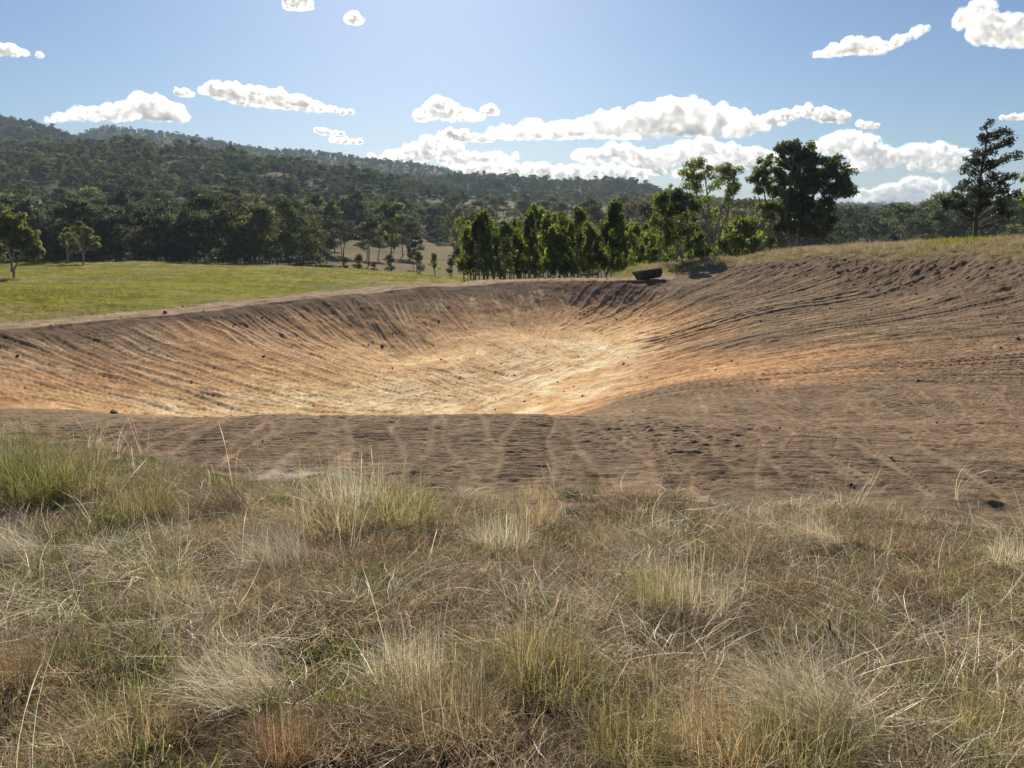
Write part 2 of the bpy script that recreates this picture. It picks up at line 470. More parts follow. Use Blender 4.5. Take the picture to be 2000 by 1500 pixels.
# ---- track marks pressed into the soil: passes of a tracked machine, stamped one over another
DISP = (fbm(XX * 2.2, YY * 2.2, 11, 4) - 0.5) * 0.06
SMEAR = np.zeros_like(XX)       # how much clay a pass has smeared over the soil
def stamp(a, b, w, bend, pitch, amp, smear, depth=0.03, berm=0.03, keep=0.15, rib=0.0, even=0.0):
    a = np.array(a, float); b = np.array(b, float); d = b - a; L = np.linalg.norm(d)
    if L < 0.5: return
    d /= L; n = np.array((-d[1], d[0]))
    m = abs(bend) * L * L / 4 + w
    y0, y1 = min(a[1], b[1]) - m, max(a[1], b[1]) + m
    r0, r1 = np.searchsorted(yr, y0), np.searchsorted(yr, y1)
    if r1 - r0 < 2: return
    xs = [a[0] - m, a[0] + m, b[0] - m, b[0] + m]
    yy0, yy1 = max(y0, 0.8), max(y1, 0.9)
    tl = min(min(x / yy0, x / yy1) for x in xs); th = max(max(x / yy0, x / yy1) for x in xs)
    c0, c1 = np.searchsorted(tt, tl), np.searchsorted(tt, th)
    if c1 - c0 < 2: return
    sl = (slice(r0, r1), slice(c0, c1))
    rx, ry = XX[sl] - a[0], YY[sl] - a[1]
    al = rx * d[0] + ry * d[1]
    la = rx * n[0] + ry * n[1] - bend * (al * (L - al)) + 0.05 * np.sin(al * 1.7 + a[0] * 5)
    q = np.abs(la) / (w / 2)
    ins = (1 - sstep(0.86, 1.02, q)) * sstep(0, 0.6, al) * (1 - sstep(L - 0.8, L, al))
    ph = al / pitch + la * 0.12 + 0.06 * np.sin(al * 3.1)
    f = ph - np.floor(ph)
    saw = np.where(f < 0.78, f / 0.78, (1 - f) / 0.22)
    j = 0.8 + 0.4 * vnoise(ph.astype(np.int64) * 3.7, la * 3.0, 91)
    tr = -depth + amp * j * (saw - 0.5) + rib * np.cos(la * 6.2832 / 0.28 + a[0])
    bk = np.exp(-((q - 1.12) / 0.14) ** 2) * sstep(0, 0.6, al) * (1 - sstep(L - 0.8, L, al))
    bm = berm * (0.2 + 0.6 * even + 1.0 * (1 - even) * vnoise(al * 2.5, la * 0 + a[1], 92))
    D = DISP[sl] * (1 - ins * (1 - keep)) + tr * ins
    DISP[sl] = D * (1 - bk * 0.8) + bm * bk
    SMEAR[sl] = SMEAR[sl] * (1 - 0.75 * ins) + ins * smear * (2.2 * sstep(0.45, 0.8, vnoise(al * 0.45 + a[0], la * 9, 93)))

def passes(a, b, **k):          # one drive leaves two tracks
    a = np.array(a, float); b = np.array(b, float); d = (b - a) / np.linalg.norm(b - a); n = np.array((-d[1], d[0]))
    for g in (-0.95, 0.95): stamp(a + n * g, b + n * g, **k)

AX0, AX1 = np.array((-4.5, 25.0)), np.array((7.5, 45.5))
jobs = []
lanes = []
for i in range(84):             # right slope: long parallel passes fanning from the floor up to the rim
    f = (i + random.uniform(-0.4, 0.4)) / 83
    q = lambda p0, p1, p2: np.array([(1 - f) * (1 - 2 * f) * a + 4 * f * (1 - f) * b + f * (2 * f - 1) * c for a, b, c in zip(p0, p1, p2)])
    a = q((9.0, 47.5), (6.2, 31.5), (1.5, 19.0)); b = q((16.5, 53.0), (23.0, 32.0), (15.0, 15.0))
    a = a + (b - a) * random.uniform(-0.12, 0.12)
    lanes.append((a, b, dict(w=0.66, bend=random.uniform(-0.002, 0.002), pitch=0.2, amp=0.024, smear=random.random() ** 3 * 0.35, depth=random.uniform(0.0, 0.08) * (1 - 0.5 * f), berm=0.06 * (1 - 0.75 * f), rib=random.uniform(0.035, 0.085) * (1 - 0.45 * f), even=0.85)))
for i in range(84):             # inner face of the dam wall
    f = random.random()
    k = f * (len(CREST_XY) - 5) + 4 - 1.0
    i0 = int(min(k, len(CREST_XY) - 2)); a = CREST_XY[i0] + (CREST_XY[i0 + 1] - CREST_XY[i0]) * (k - i0)
    g = np.clip((a[0] + 19) / 30, 0, 1)
    b = AX0 + (AX1 - AX0) * g * 0.93 + np.array((random.uniform(-3, 2), random.uniform(-2, 1)))
    jobs.append((a + np.array((0.3, -0.3)), b, dict(w=0.56, bend=random.uniform(-0.012, 0.004), pitch=0.2, amp=0.036, smear=random.random() ** 1.5, depth=0.025, berm=0.035, rib=0.014, even=0.5)))
for i in range(16):             # far end
    a = (random.uniform(4, 13), random.uniform(49, 52)); b = (random.uniform(3, 8), random.uniform(40, 44))
    jobs.append((a, b, dict(w=0.56, bend=0.0, pitch=0.2, amp=0.05, smear=0.3 * random.random(), depth=0.03, berm=0.05)))
for i in range(110):            # near apron, towards the floor
    x = random.uniform(-14, 20)
    a = (x * 0.62 + random.uniform(-0.8, 0.8), random.uniform(4.6, 8)); b = (x + 0.5, random.uniform(12, 24))
    jobs.append((a, b, dict(w=0.54, bend=random.uniform(-0.01, 0.01), pitch=0.17, amp=random.uniform(0.036, 0.056), smear=random.random() ** 2 * 0.2, depth=0.006, berm=0.004)))
for i in range(34):             # wide turning sweeps on the right of the apron
    x = random.uniform(3, 16)
    a = (x, random.uniform(5, 13)); b = (x + random.uniform(4, 9), a[1] + random.uniform(-1, 7))
    jobs.append((a, b, dict(w=0.54, bend=random.uniform(-0.02, 0.02), pitch=0.17, amp=random.uniform(0.034, 0.056), smear=random.random() ** 2 * 0.2, depth=0.006, berm=0.004)))
for i in range(8):              # along the floor
    a = AX0 + np.array((random.uniform(-2, 3), random.uniform(-3, 3))); b = AX1 + np.array((random.uniform(-2, 1), random.uniform(-6, -1)))
    jobs.append((a, b, dict(w=0.56, bend=random.uniform(-0.004, 0.004), pitch=0.2, amp=0.02, smear=0.9, depth=0.02, berm=0.03)))
random.shuffle(jobs)
for a, b, k in jobs: passes(a, b, **k)
random.shuffle(lanes)
for a, b, k in lanes: stamp(a, b, **k)
for off in (0.7, 2.5):          # wheel-smooth lanes along the top of the wall
    for i in range(3, len(CREST_XY) - 1):
        d = CREST_XY[i + 1] - CREST_XY[i]; d /= np.linalg.norm(d); n = np.array((-d[1], d[0]))
        stamp(CREST_XY[i] + n * off - d * 0.7, CREST_XY[i + 1] + n * off + d * 0.7, 0.6, 0, 0.2, 0.025, 0.7, 0.03, 0.05)
# broken, cloddy ground under the right rim and rough patches on the apron
RP = np.array([(p.x, p.y) for p in RIM[:7]])
def rim_dist(X, Y):
    best = np.full(X.shape, 1e9)
    for a, b in zip(RP[:-1], RP[1:]):
        d = b - a; f = np.clip(((X - a[0]) * d[0] + (Y - a[1]) * d[1]) / (d @ d), 0, 1)
        best = np.minimum(best, np.hypot(X - a[0] - f * d[0], Y - a[1] - f * d[1]))
    return best
rimd = np.exp(-((rim_dist(XX, YY) - 1.3) / (1.7 + 1.3 * sstep(42, 34, YY) * 1.0)) ** 2) * (XX > 10)
DISP = DISP * (1 - 0.6 * rimd) + rimd * ((fbm(XX * 2.4, YY * 2.4, 21, 4, 0.62) - 0.5) * 0.36)
patch = 0.6 * sstep(0.52, 0.66, fbm(XX * 0.45, YY * 0.45, 23, 3)) * (1 - sstep(11, 16, YY))
DISP += patch * (fbm(XX * 7, YY * 7, 24, 3, 0.6) - 0.5) * 0.10
DISP += (fbm(XX * 9, YY * 9, 25, 3, 0.6) - 0.5) * 0.022 + (fbm(XX * 2.6, YY * 4, 26, 3, 0.6) - 0.5) * 0.035
DISP += (fbm(XX * 1.1, YY * 1.1, 27, 4) - 0.5) * 0.10 * sstep(22, 28, YY)

DISP += (fbm(XX * 0.35, YY * 0.35, 12, 3) - 0.5) * 0.2 + (fbm(XX * 0.55 + 4, YY * 0.4, 13, 3) - 0.5) * 0.10 * sstep(8.5, 11, YY) * (1 - sstep(14, 17, YY))
fade = DIRT.astype(float)
for _ in range(3):
    fade[1:-1, 1:-1] = (fade[1:-1, 1:-1] * 2 + fade[:-2, 1:-1] + fade[2:, 1:-1] + fade[1:-1, :-2] + fade[1:-1, 2:]) / 6
fade = np.where(YY < 20, fade * sstep(0.0, 0.7, YY - grass_edge(T) - edge_n), fade)
turf_disp = (fbm(XX * 1.7, YY * 1.7, 41, 4) - 0.5) * 0.16 * (YY < 30) + (fbm(XX * 0.5, YY * 0.5, 42, 4) - 0.5) * 0.5 * (YY >= 30)
ZF = ZZ + DISP * fade + turf_disp * (1 - fade)

# ---- soil and turf colours (the earth's own: topsoil above, orange clay dug out below)
h = EYE - ZZ
nz = (fbm(XX * 0.22, YY * 0.22, 61, 4) - 0.5); nz2 = (fbm(XX * 1.3, YY * 1.3, 62, 4) - 0.5)
def mixc(a, b, k): return np.asarray(a) * (1 - k[..., None]) + np.asarray(b) * k[..., None]
left = 1 - sstep(-2, 8, XX - (YY - 30) * 0.35)
depth = h + nz * 1.3 + nz2 * 0.5 + left * 0.35 + 1.25 * sstep(14, 18, YY) * (1 - sstep(23, 29, YY)) * sstep(3, 7, XX)
c = np.zeros((nr, nc, 3)) + np.array((0.208, 0.148, 0.098))
c = mixc(c, (0.31, 0.21, 0.13), sstep(0.1, 0.6, SMEAR))
c = mixc(c, (0.40, 0.235, 0.125), sstep(4.6, 5.7, depth) * sstep(10, 14, YY))
c = mixc(c, (0.56, 0.36, 0.185), sstep(5.5, 6.7, depth) * sstep(10, 14, YY))
c = mixc(c, (0.68, 0.54, 0.34), sstep(6.5, 7.4, depth + nz2 * 1.2) * 0.75 * sstep(10, 14, YY))
c = mixc(c, (0.60, 0.45, 0.29), np.clip(SMEAR * 1.25 - 0.6, 0, 0.5) * sstep(20, 26, YY))
top = sstep(-0.3, 0.6, SS) * (YY > 8)
c = mixc(c, (0.40, 0.30, 0.20), top * 0.4)
c = mixc(c, (0.70, 0.59, 0.40), 0.85 * sstep(0.40, 0.60, fbm(XX * 0.7, YY * 0.45, 68, 4)) * np.exp(-((XX - 1.2 - (YY - 28) * 0.33) / 2.6) ** 2) * sstep(23, 26, YY) * (1 - sstep(36, 42, YY)))
c = mixc(c, (0.52, 0.49, 0.44), 0.85 * np.exp(-((XX + 2.05) / 0.38) ** 2 - ((YY - 6.95) / 0.22) ** 2))
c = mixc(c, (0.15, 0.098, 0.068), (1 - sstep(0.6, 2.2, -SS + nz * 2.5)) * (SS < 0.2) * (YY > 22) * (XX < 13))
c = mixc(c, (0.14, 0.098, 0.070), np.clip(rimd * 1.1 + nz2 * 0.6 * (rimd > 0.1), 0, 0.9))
nz3 = fbm(XX * 5, YY * 5, 66, 3) - 0.5
soil_c = c * (1 + 0.35 * nz2 + 0.75 * nz3)[..., None]
g = np.zeros((nr, nc, 3)) + np.array((0.075, 0.055, 0.034))
g = mixc(g, (0.06, 0.062, 0.024), sstep(0.45, 0.62, fbm(XX * 0.9, YY * 0.9, 71, 3)))
g = mixc(g, (0.13, 0.095, 0.06), sstep(0.55, 0.7, fbm(XX * 2.1, YY * 2.1, 72, 3)))
pad = np.zeros((nr, nc, 3)) + np.array((0.205, 0.200, 0.022))
pad = mixc(pad, (0.26, 0.21, 0.085), sstep(0.46, 0.60, fbm(XX * 0.035 + 3, YY * 0.10, 73, 4)))
pad = mixc(pad, (0.09, 0.115, 0.03), sstep(0.55, 0.7, fbm(XX * 0.10, YY * 0.28, 74, 4)) * 0.7)
bank = np.zeros((nr, nc, 3)) + np.array((0.20, 0.155, 0.08))
gp = np.exp(-((XX - (0.625 * YY)) / 2.3) ** 2) * sstep(40, 44, YY) * sstep(0.3, 0.5, fbm(XX * 0.8, YY * 0.8, 75, 3))
bank = mixc(bank, (0.165, 0.18, 0.045), np.clip(gp * 1.2, 0, 1))
is_pad = (SS > 0) & (YY > 10)
is_bank = (~is_pad) & (YY > 20)
gc = np.where(is_pad[..., None], pad, np.where(is_bank[..., None], bank, g))
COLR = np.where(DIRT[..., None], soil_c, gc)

idx = np.arange(nr * nc).reshape(nr, nc)
quads = np.stack([idx[:-1, :-1], idx[:-1, 1:], idx[1:, 1:], idx[1:, :-1]], -1).reshape(-1, 4)
V = np.stack([XX, YY, ZF], -1).reshape(-1, 3)
def cell(m): return (m[:-1, :-1]).reshape(-1)
def cut(name, sel, mat, label, thin=None):
    q = quads[sel]
    used, inv = np.unique(q, return_inverse=True)
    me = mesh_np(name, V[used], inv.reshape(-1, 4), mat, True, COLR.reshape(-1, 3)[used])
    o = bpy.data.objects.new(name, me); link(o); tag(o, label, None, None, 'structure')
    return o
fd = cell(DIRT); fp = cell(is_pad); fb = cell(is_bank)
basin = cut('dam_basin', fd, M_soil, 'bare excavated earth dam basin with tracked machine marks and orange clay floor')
paddock = cut('paddock', ~fd & fp, M_paddock, 'green grazed paddock beyond the earth dam wall')
bank_o = cut('grassy_bank', ~fd & ~fp & fb, M_turf, 'natural grassy bank above the right rim of the dam')
ground = cut('ground', ~fd & ~fp & ~fb, M_turf, 'grassy ground in the foreground sloping down to bare soil')

def grid_z(X, Y):
    """height of the finished surface, read back from the grid"""
    X = np.asarray(X, float); Y = np.asarray(Y, float)
    r = np.clip(np.interp(Y, yr, np.arange(nr)), 0, nr - 1.001); cc = np.clip(np.interp(X / Y, tt, np.arange(nc)), 0, nc - 1.001)
    r0 = r.astype(int); c0 = cc.astype(int); fr = r - r0; fc = cc - c0
    return ((ZF[r0, c0] * (1 - fc) + ZF[r0, c0 + 1] * fc) * (1 - fr) + (ZF[r0 + 1, c0] * (1 - fc) + ZF[r0 + 1, c0 + 1] * fc) * fr)
def grid_dirt(X, Y):
    X = np.asarray(X, float); Y = np.asarray(Y, float)
    r = np.clip(np.round(np.interp(Y, yr, np.arange(nr))), 0, nr - 1).astype(int); cc = np.clip(np.round(np.interp(X / Y, tt, np.arange(nc))), 0, nc - 1).astype(int)
    return fade[r, cc]

# base sheet under and around the viewpoint
bx, by = np.meshgrid(np.linspace(-60, 60, 40), np.linspace(-40, 5, 30))
bz = -0.14 * by - 0.25 + 0.10 * np.abs(bx) * 0
bi = np.arange(bx.size).reshape(bx.shape)
me = mesh_np('ground', np.stack([bx, by, bz], -1).reshape(-1, 3), np.stack([bi[:-1, :-1], bi[:-1, 1:], bi[1:, 1:], bi[1:, :-1]], -1).reshape(-1, 4), M_turf, True, np.full((bx.size, 3), (0.11, 0.09, 0.05)))
tag(link(bpy.data.objects.new('ground', me)), 'grassy ground around the viewpoint', None, None, 'structure')

# ------------------------------------------------------------------ hills
fy = np.unique(np.concatenate([np.linspace(160, 700, 150), np.linspace(700, 1400, 90), np.geomspace(1400, 6500, 90)]))
ft = np.linspace(-2.2, 2.2, 420)
FT, FYY = np.meshgrid(ft, fy)
FH = far_h(FT, FYY)
FZ = EYE - FH
FX = FT * FYY
FP = 1000 + FT * F
hc = np.zeros(FX.shape + (3,)) + np.array((0.050, 0.052, 0.028))
tanz = np.clip(sstep(600, 680, FP) * (1 - sstep(900, 960, FP)) * (1 - sstep(330, 380, FYY)) + sstep(800, 900, FP) * (1 - sstep(1250, 1330, FP)) * sstep(600, 680, FYY) * (1 - sstep(820, 900, FYY)) + 0.6 * sstep(900, 1000, FP) * (FYY < 600), 0, 1)
hc = mixc(hc, (0.150, 0.110, 0.056), np.clip(tanz + 0.7 * sstep(0.52, 0.66, fbm(FX / 60, FYY / 60, 81, 4)) * (FYY < 800), 0, 1))
hc = mixc(hc, (0.075, 0.075, 0.035), sstep(0.5, 0.7, fbm(FX / 35, FYY / 35, 82, 4)) * 0.7)
fi = np.arange(FX.size).reshape(FX.shape)
fq = np.stack([fi[:-1, :-1], fi[:-1, 1:], fi[1:, 1:], fi[1:, :-1]], -1).reshape(-1, 4)
fV = np.stack([FX, FYY, FZ], -1).reshape(-1, 3)
def hill(name, sel, label):
    q = fq[sel]; used, inv = np.unique(q, return_inverse=True)
    tag(link(bpy.data.objects.new(name, mesh_np(name, fV[used], inv.reshape(-1, 4), M_hill, True, hc.reshape(-1, 3)[used]))), label, None, None, 'structure')
fcy = FYY[:-1, :-1].reshape(-1)
hill('hillside', fcy < 840, 'dry grass hillside beyond the paddock, mostly hidden by eucalypt forest')
hill('hill', (fcy >= 840) & (fcy < 1480), 'wooded middle hills behind the near hillside')
hill('far_hill', fcy >= 1480, 'hazy far ridges on the skyline')


# ------------------------------------------------------------------ clouds: closed white scattering volumes high in the sky
def cloud_mat(size, fr=1.6, rough=0.62, lo=0.45, hi=0.70, od=9.0):
    m, nt, out = new_mat('cloud_vapour')
    pv = N(nt, 'ShaderNodeVolumePrincipled')
    pv.inputs['Color'].default_value = (1, 1, 1, 1)
    pv.inputs['Anisotropy'].default_value = 0.6
    tc = N(nt, 'ShaderNodeTexCoord')
    n = noise_tex(nt, fr / size, 6, rough, vec=tc.outputs['Object'])
    d = maprange(nt, n, lo, hi, 0, od / size)
    nt.links.new(d, pv.inputs['Density'])
    nt.links.new(pv.outputs[0], out.inputs['Volume'])
    return m
CLOUDS = [  # depth, [(column, row, radius)], label
    (4000, [(575, 4, 16), (595, 7, 11), (585, -4, 14)], 'small white cloud cut by the top of the sky left of centre'),
    (4000, [(682, 37, 7), (692, 36, 11), (702, 39, 6)], 'tiny white cloudlet high in the sky, just right of the topmost cloud'),
    (4600, [(2, 96, 10), (22, 98, 10), (45, 103, 7), (72, 108, 4)], 'thin white cloud at the left end of the upper sky'),
    (6500, [(105, 233, 6), (125, 227, 9), (160, 223, 12), (200, 220, 15), (240, 220, 18), (275, 206, 20), (300, 214, 24), (330, 220, 20), (352, 226, 10)], 'low puffy cloud above the left hill saddle'),
    (6000, [(350, 180, 6), (362, 181, 7), (373, 184, 4)], 'small wisp of cloud above the puffy left cloud'),
    (5500, [(408, 178, 7), (430, 178, 15), (460, 184, 18), (500, 188, 18), (540, 196, 18), (580, 204, 17), (615, 213, 14), (638, 218, 8)], 'long cloud slanting down to the right above the left ridge'),
    (5500, [(657, 216, 5), (683, 219, 6)], 'two tiny cloud scraps right of the slanting cloud'),
    (8000, [(620, 256, 5), (640, 258, 6), (665, 261, 5)], 'upper of two thin streaks of cloud above the middle ridge'),
    (8200, [(650, 272, 5), (675, 275, 7), (702, 277, 5)], 'lower of two thin streaks of cloud above the middle ridge'),
    (6500, [(825, 226, 11), (845, 218, 15), (860, 211, 20), (885, 220, 15), (915, 226, 12), (938, 229, 6)], 'peaked white cloud over the centre of the valley'),
    (6500, [(945, 217, 6), (957, 215, 10), (968, 219, 6)], 'small round cloud just right of the peaked central cloud'),
    (8000, [(880, 262, 11), (905, 266, 11), (940, 271, 9), (957, 273, 5)], 'flat cloud left of the biggest cloud, low over the valley'),
    (7200, [(980, 262, 11), (1005, 260, 15), (1040, 255, 20), (1080, 256, 17), (1120, 252, 17), (1165, 247, 24), (1210, 244, 28), (1260, 238, 33), (1300, 231, 33), (1345, 233, 33), (1390, 238, 28), (1440, 244, 22), (1478, 238, 13)], 'biggest cloud, long and flat based, above the centre right trees'),
    (7000, [(1508, 233, 12), (1535, 224, 11), (1575, 219, 12), (1610, 225, 13), (1642, 228, 11), (1530, 244, 8)], 'ragged cloud immediately right of the biggest cloud'),
    (7000, [(1680, 242, 5), (1697, 246, 7), (1712, 245, 4)], 'small shred of cloud above the broad dark tree'),
    (4000, [(1608, 111, 9), (1635, 102, 15), (1668, 93, 18), (1700, 93, 17), (1722, 97, 12), (1750, 80, 10), (1780, 67, 9), (1797, 60, 5)], 'bright slanting cloud in the upper right sky'),
    (3800, [(1888, 42, 18), (1912, 28, 20), (1930, 58, 26), (1962, 60, 27), (1990, 76, 22), (2015, 70, 26), (2045, 85, 24)], 'large cloud in the top right corner of the sky'),
    (7000, [(1960, 230, 4), (1978, 228, 6), (2000, 228, 6), (2020, 229, 6)], 'thin cloud right of the top of the lone conical tree'),
    (9500, [(735, 308, 6), (765, 304, 10), (800, 302, 15), (838, 291, 22), (862, 285, 19), (886, 287, 15), (880, 312, 20), (922, 312, 16), (965, 309, 9), (1000, 308, 7)], 'heaped cumulus behind the middle ridge crest'),
    (12000, [(830, 335, 12), (900, 334, 14), (950, 330, 14), (1000, 334, 16), (1060, 335, 15), (1120, 337, 15), (1180, 336, 15), (1240, 340, 14)], 'low pale bank of cloud along the valley skyline'),
    (10000, [(1135, 305, 9), (1165, 305, 13), (1200, 300, 18), (1225, 300, 18), (1270, 316, 22), (1330, 300, 20), (1370, 294, 22), (1420, 304, 20), (1470, 311, 20), (1520, 318, 16), (1290, 338, 20), (1400, 332, 20), (1340, 350, 20)], 'broad cumulus low behind the open branched gum'),
    (9000, [(1595, 288, 14), (1640, 283, 22), (1660, 278, 20), (1690, 295, 26), (1720, 308, 20), (1700, 330, 16), (1660, 340, 14)], 'cumulus showing just right of the broad dark tree'),
    (9500, [(1745, 310, 16), (1785, 300, 19), (1830, 298, 19), (1870, 308, 17), (1800, 322, 18), (1850, 330, 16)], 'cumulus between the broad dark tree and the lone conical tree'),
    (11500, [(1690, 384, 14), (1735, 380, 19), (1775, 365, 17), (1800, 363, 17), (1830, 372, 18), (1860, 388, 14), (1930, 392, 14), (1990, 388, 14)], 'lowest cloud on the right skyline behind the lone conical tree'),
]
def ico(sub):
    b = bmesh.new(); bmesh.ops.create_icosphere(b, subdivisions=sub, radius=1)
    v = np.array([x.co[:] for x in b.verts]); f = np.array([[x.index for x in p.verts] for p in b.faces]); b.free()
    return v, f
IV, IF = ico(2)
def build_cloud(Y, circ, label, seed):
    rg = np.random.default_rng(seed)
    k = Y / F
    base = np.mean([c[1] + c[2] * 0.75 for c in circ])
    x0 = np.mean([c[0] for c in circ]); y0 = np.mean([c[1] for c in circ])
    Vs, Fs, n = [], [], 0
    def ball(x, d, z, r, rz):
        nonlocal n
        Vs.append(IV * (r, r, rz) + (x, d, z)); Fs.append(IF + n); n += len(IV)
    rmax = max(c[2] for c in circ)
    full = []
    for a, b in zip(circ, circ[1:] + circ[:1]):
        full.append(a)
        gap = math.hypot(a[0] - b[0], a[1] - b[1])
        if b is not circ[0] and gap < 2.4 * (a[2] + b[2]):
            full.append(((a[0] + b[0]) / 2, (a[1] + b[1]) / 2 + 1, (a[2] + b[2]) / 2 * 0.92))
    for cx, cyy, r in full:
        ball(cx - x0, 0, y0 - cyy, r * 1.2, r * 0.95)
        for i in range(13):
            a = rg.uniform(0, 6.28); e = rg.uniform(-0.25, 1.3)
            rr = r * rg.uniform(0.18, 0.45)
            ball(cx - x0 + math.cos(a) * math.cos(e) * r * 0.8, math.sin(a) * math.cos(e) * r * 0.9, y0 - cyy + math.sin(e) * r * 0.72, rr, rr * 0.9)
    me = mesh_np('cloud', np.vstack(Vs), np.vstack(Fs))
    o = bpy.data.objects.new('cloud', me)
    md = o.modifiers.new('r', 'REMESH'); md.mode = 'VOXEL'; md.voxel_size = max(0.7, rmax * 0.05) 
    COL.objects.link(o)
    dg = bpy.context.evaluated_depsgraph_get(); ev = o.evaluated_get(dg)
    m2 = bpy.data.meshes.new_from_object(ev)
    COL.objects.unlink(o); bpy.data.objects.remove(o); bpy.data.meshes.remove(me)
    nv = len(m2.vertices); P = np.empty(nv * 3, np.float32); m2.vertices.foreach_get('co', P); P = P.reshape(-1, 3).astype(float)
    nn = np.empty(nv * 3, np.float32); m2.vertices.foreach_get('normal', nn); nn = nn.reshape(-1, 3)
    sc = 0.55 * rmax + 6
    d = (vnoise3(P / sc * 1.2, seed) - 0.5) * 0.9 + (vnoise3(P / sc * 2.6, seed + 1) - 0.5) * 0.55 + (vnoise3(P / sc * 5.5, seed + 2) - 0.5) * 0.32 + (vnoise3(P / sc * 11, seed + 3) - 0.5) * 0.24
    P += nn * (d * sc * 0.5)[:, None]
    zb = y0 - base
    P[:, 2] = np.where(P[:, 2] < zb, zb + (P[:, 2] - zb) * 0.45, P[:, 2])
    m2.vertices.foreach_set('co', (P * k).astype(np.float32).ravel()); m2.update()
    m2.name = 'cloud'; m2.materials.clear(); m2.materials.append(cloud_mat(rmax * k))
    m2.polygons.foreach_set('use_smooth', np.ones(len(m2.polygons), bool))
    o = bpy.data.objects.new('cloud', m2); o.location = at(x0, y0, Y); link(o)
    tag(o, label, 'cloud', 'clouds in the blue sky')
    m3 = m2.copy(); m3.name = 'mist_fringe'
    Q = P + nn * ((0.10 + 0.55 * vnoise3(P / sc * 1.7, seed + 9)) * 0.42 * sc)[:, None]
    m3.vertices.foreach_set('co', (Q * k).astype(np.float32).ravel()); m3.update()
    m3.materials.clear(); m3.materials.append(cloud_mat(rmax * k, 3.0, 0.68, 0.46, 0.62, 2.6))
    link(bpy.data.objects.new('mist_fringe', m3), o)
for i, (Y, circ, lab) in enumerate(CLOUDS): build_cloud(Y, circ, lab, 100 + i)

# ------------------------------------------------------------------ trees
def tube(P, r, sides=6):
    P = np.array(P, float); n = len(P); r = np.array(r, float)
    tng = np.gradient(P, axis=0); tng /= np.linalg.norm(tng, axis=1)[:, None] + 1e-9
    ref = np.where(np.abs(tng[:, 2:3]) > 0.9, np.array([[1.0, 0, 0]]), np.array([[0, 0, 1.0]]))
    u = np.cross(tng, ref); u /= np.linalg.norm(u, axis=1)[:, None] + 1e-9
    v = np.cross(tng, u)
    a = np.linspace(0, 2 * np.pi, sides, endpoint=False)
    V = P[:, None] + (u[:, None] * np.cos(a)[None, :, None] + v[:, None] * np.sin(a)[None, :, None]) * r[:, None, None]
    i = np.arange(n * sides).reshape(n, sides)
    q = np.stack([i[:-1], np.roll(i[:-1], -1, 1), np.roll(i[1:], -1, 1), i[1:]], -1).reshape(-1, 4)
    return V.reshape(-1, 3), q

def leaves(rg, centres, rads, n, size, droop, tints, shell=0.5):
    """leaf sprays: rhombic leaf clumps spread through each foliage cluster"""
    C_ = np.repeat(centres, n, 0); Rr = np.repeat(rads, n, 0); m = len(C_)
    d = rg.normal(size=(m, 3)); d /= np.linalg.norm(d, axis=1)[:, None]
    rad = rg.random(m) ** shell
    P = C_ + d * rad[:, None] * Rr
    ax = rg.normal(size=(m, 3)); ax[:, 2] -= droop * 1.6; ax /= np.linalg.norm(ax, axis=1)[:, None]
    sd = np.cross(ax, rg.normal(size=(m, 3))); sd /= np.linalg.norm(sd, axis=1)[:, None]
    L = size[0] * rg.uniform(0.6, 1.35, m)[:, None]; Wd = size[1] * rg.uniform(0.6, 1.35, m)[:, None]
    bend = np.cross(ax, sd) * L * 0.12
    a = P - ax * L * 0.5; b = P + sd * Wd * 0.5 + bend; c = P + ax * L * 0.5; e = P - sd * Wd * 0.5 + bend
    V = np.stack([a, b, c, e], 1).reshape(-1, 3)
    Fq = np.arange(m * 4).reshape(m, 4)
    tn = np.repeat(tints, n)[:, None] * rg.uniform(0.75, 1.25, (m, 1)) * np.array([[1, 1, 1]]) * (1 + rg.normal(0, 0.05, (m, 3)))
    return V, Fq, np.repeat(tn, 4, 0)

def curve(a, b, rg, k=6, sag=0.15, up=0.0):
    a = np.array(a, float); b = np.array(b, float); f = np.linspace(0, 1, k)[:, None]
    L = np.linalg.norm(b - a); p = a + (b - a) * f
    off = rg.normal(size=3) * L * sag; off[2] = abs(off[2]) * 0.3 + up * L
    return p + off * (4 * f * (1 - f)) * 0.5 + rg.normal(size=(k, 3)) * L * 0.02 * (f * (1 - f) * 4)

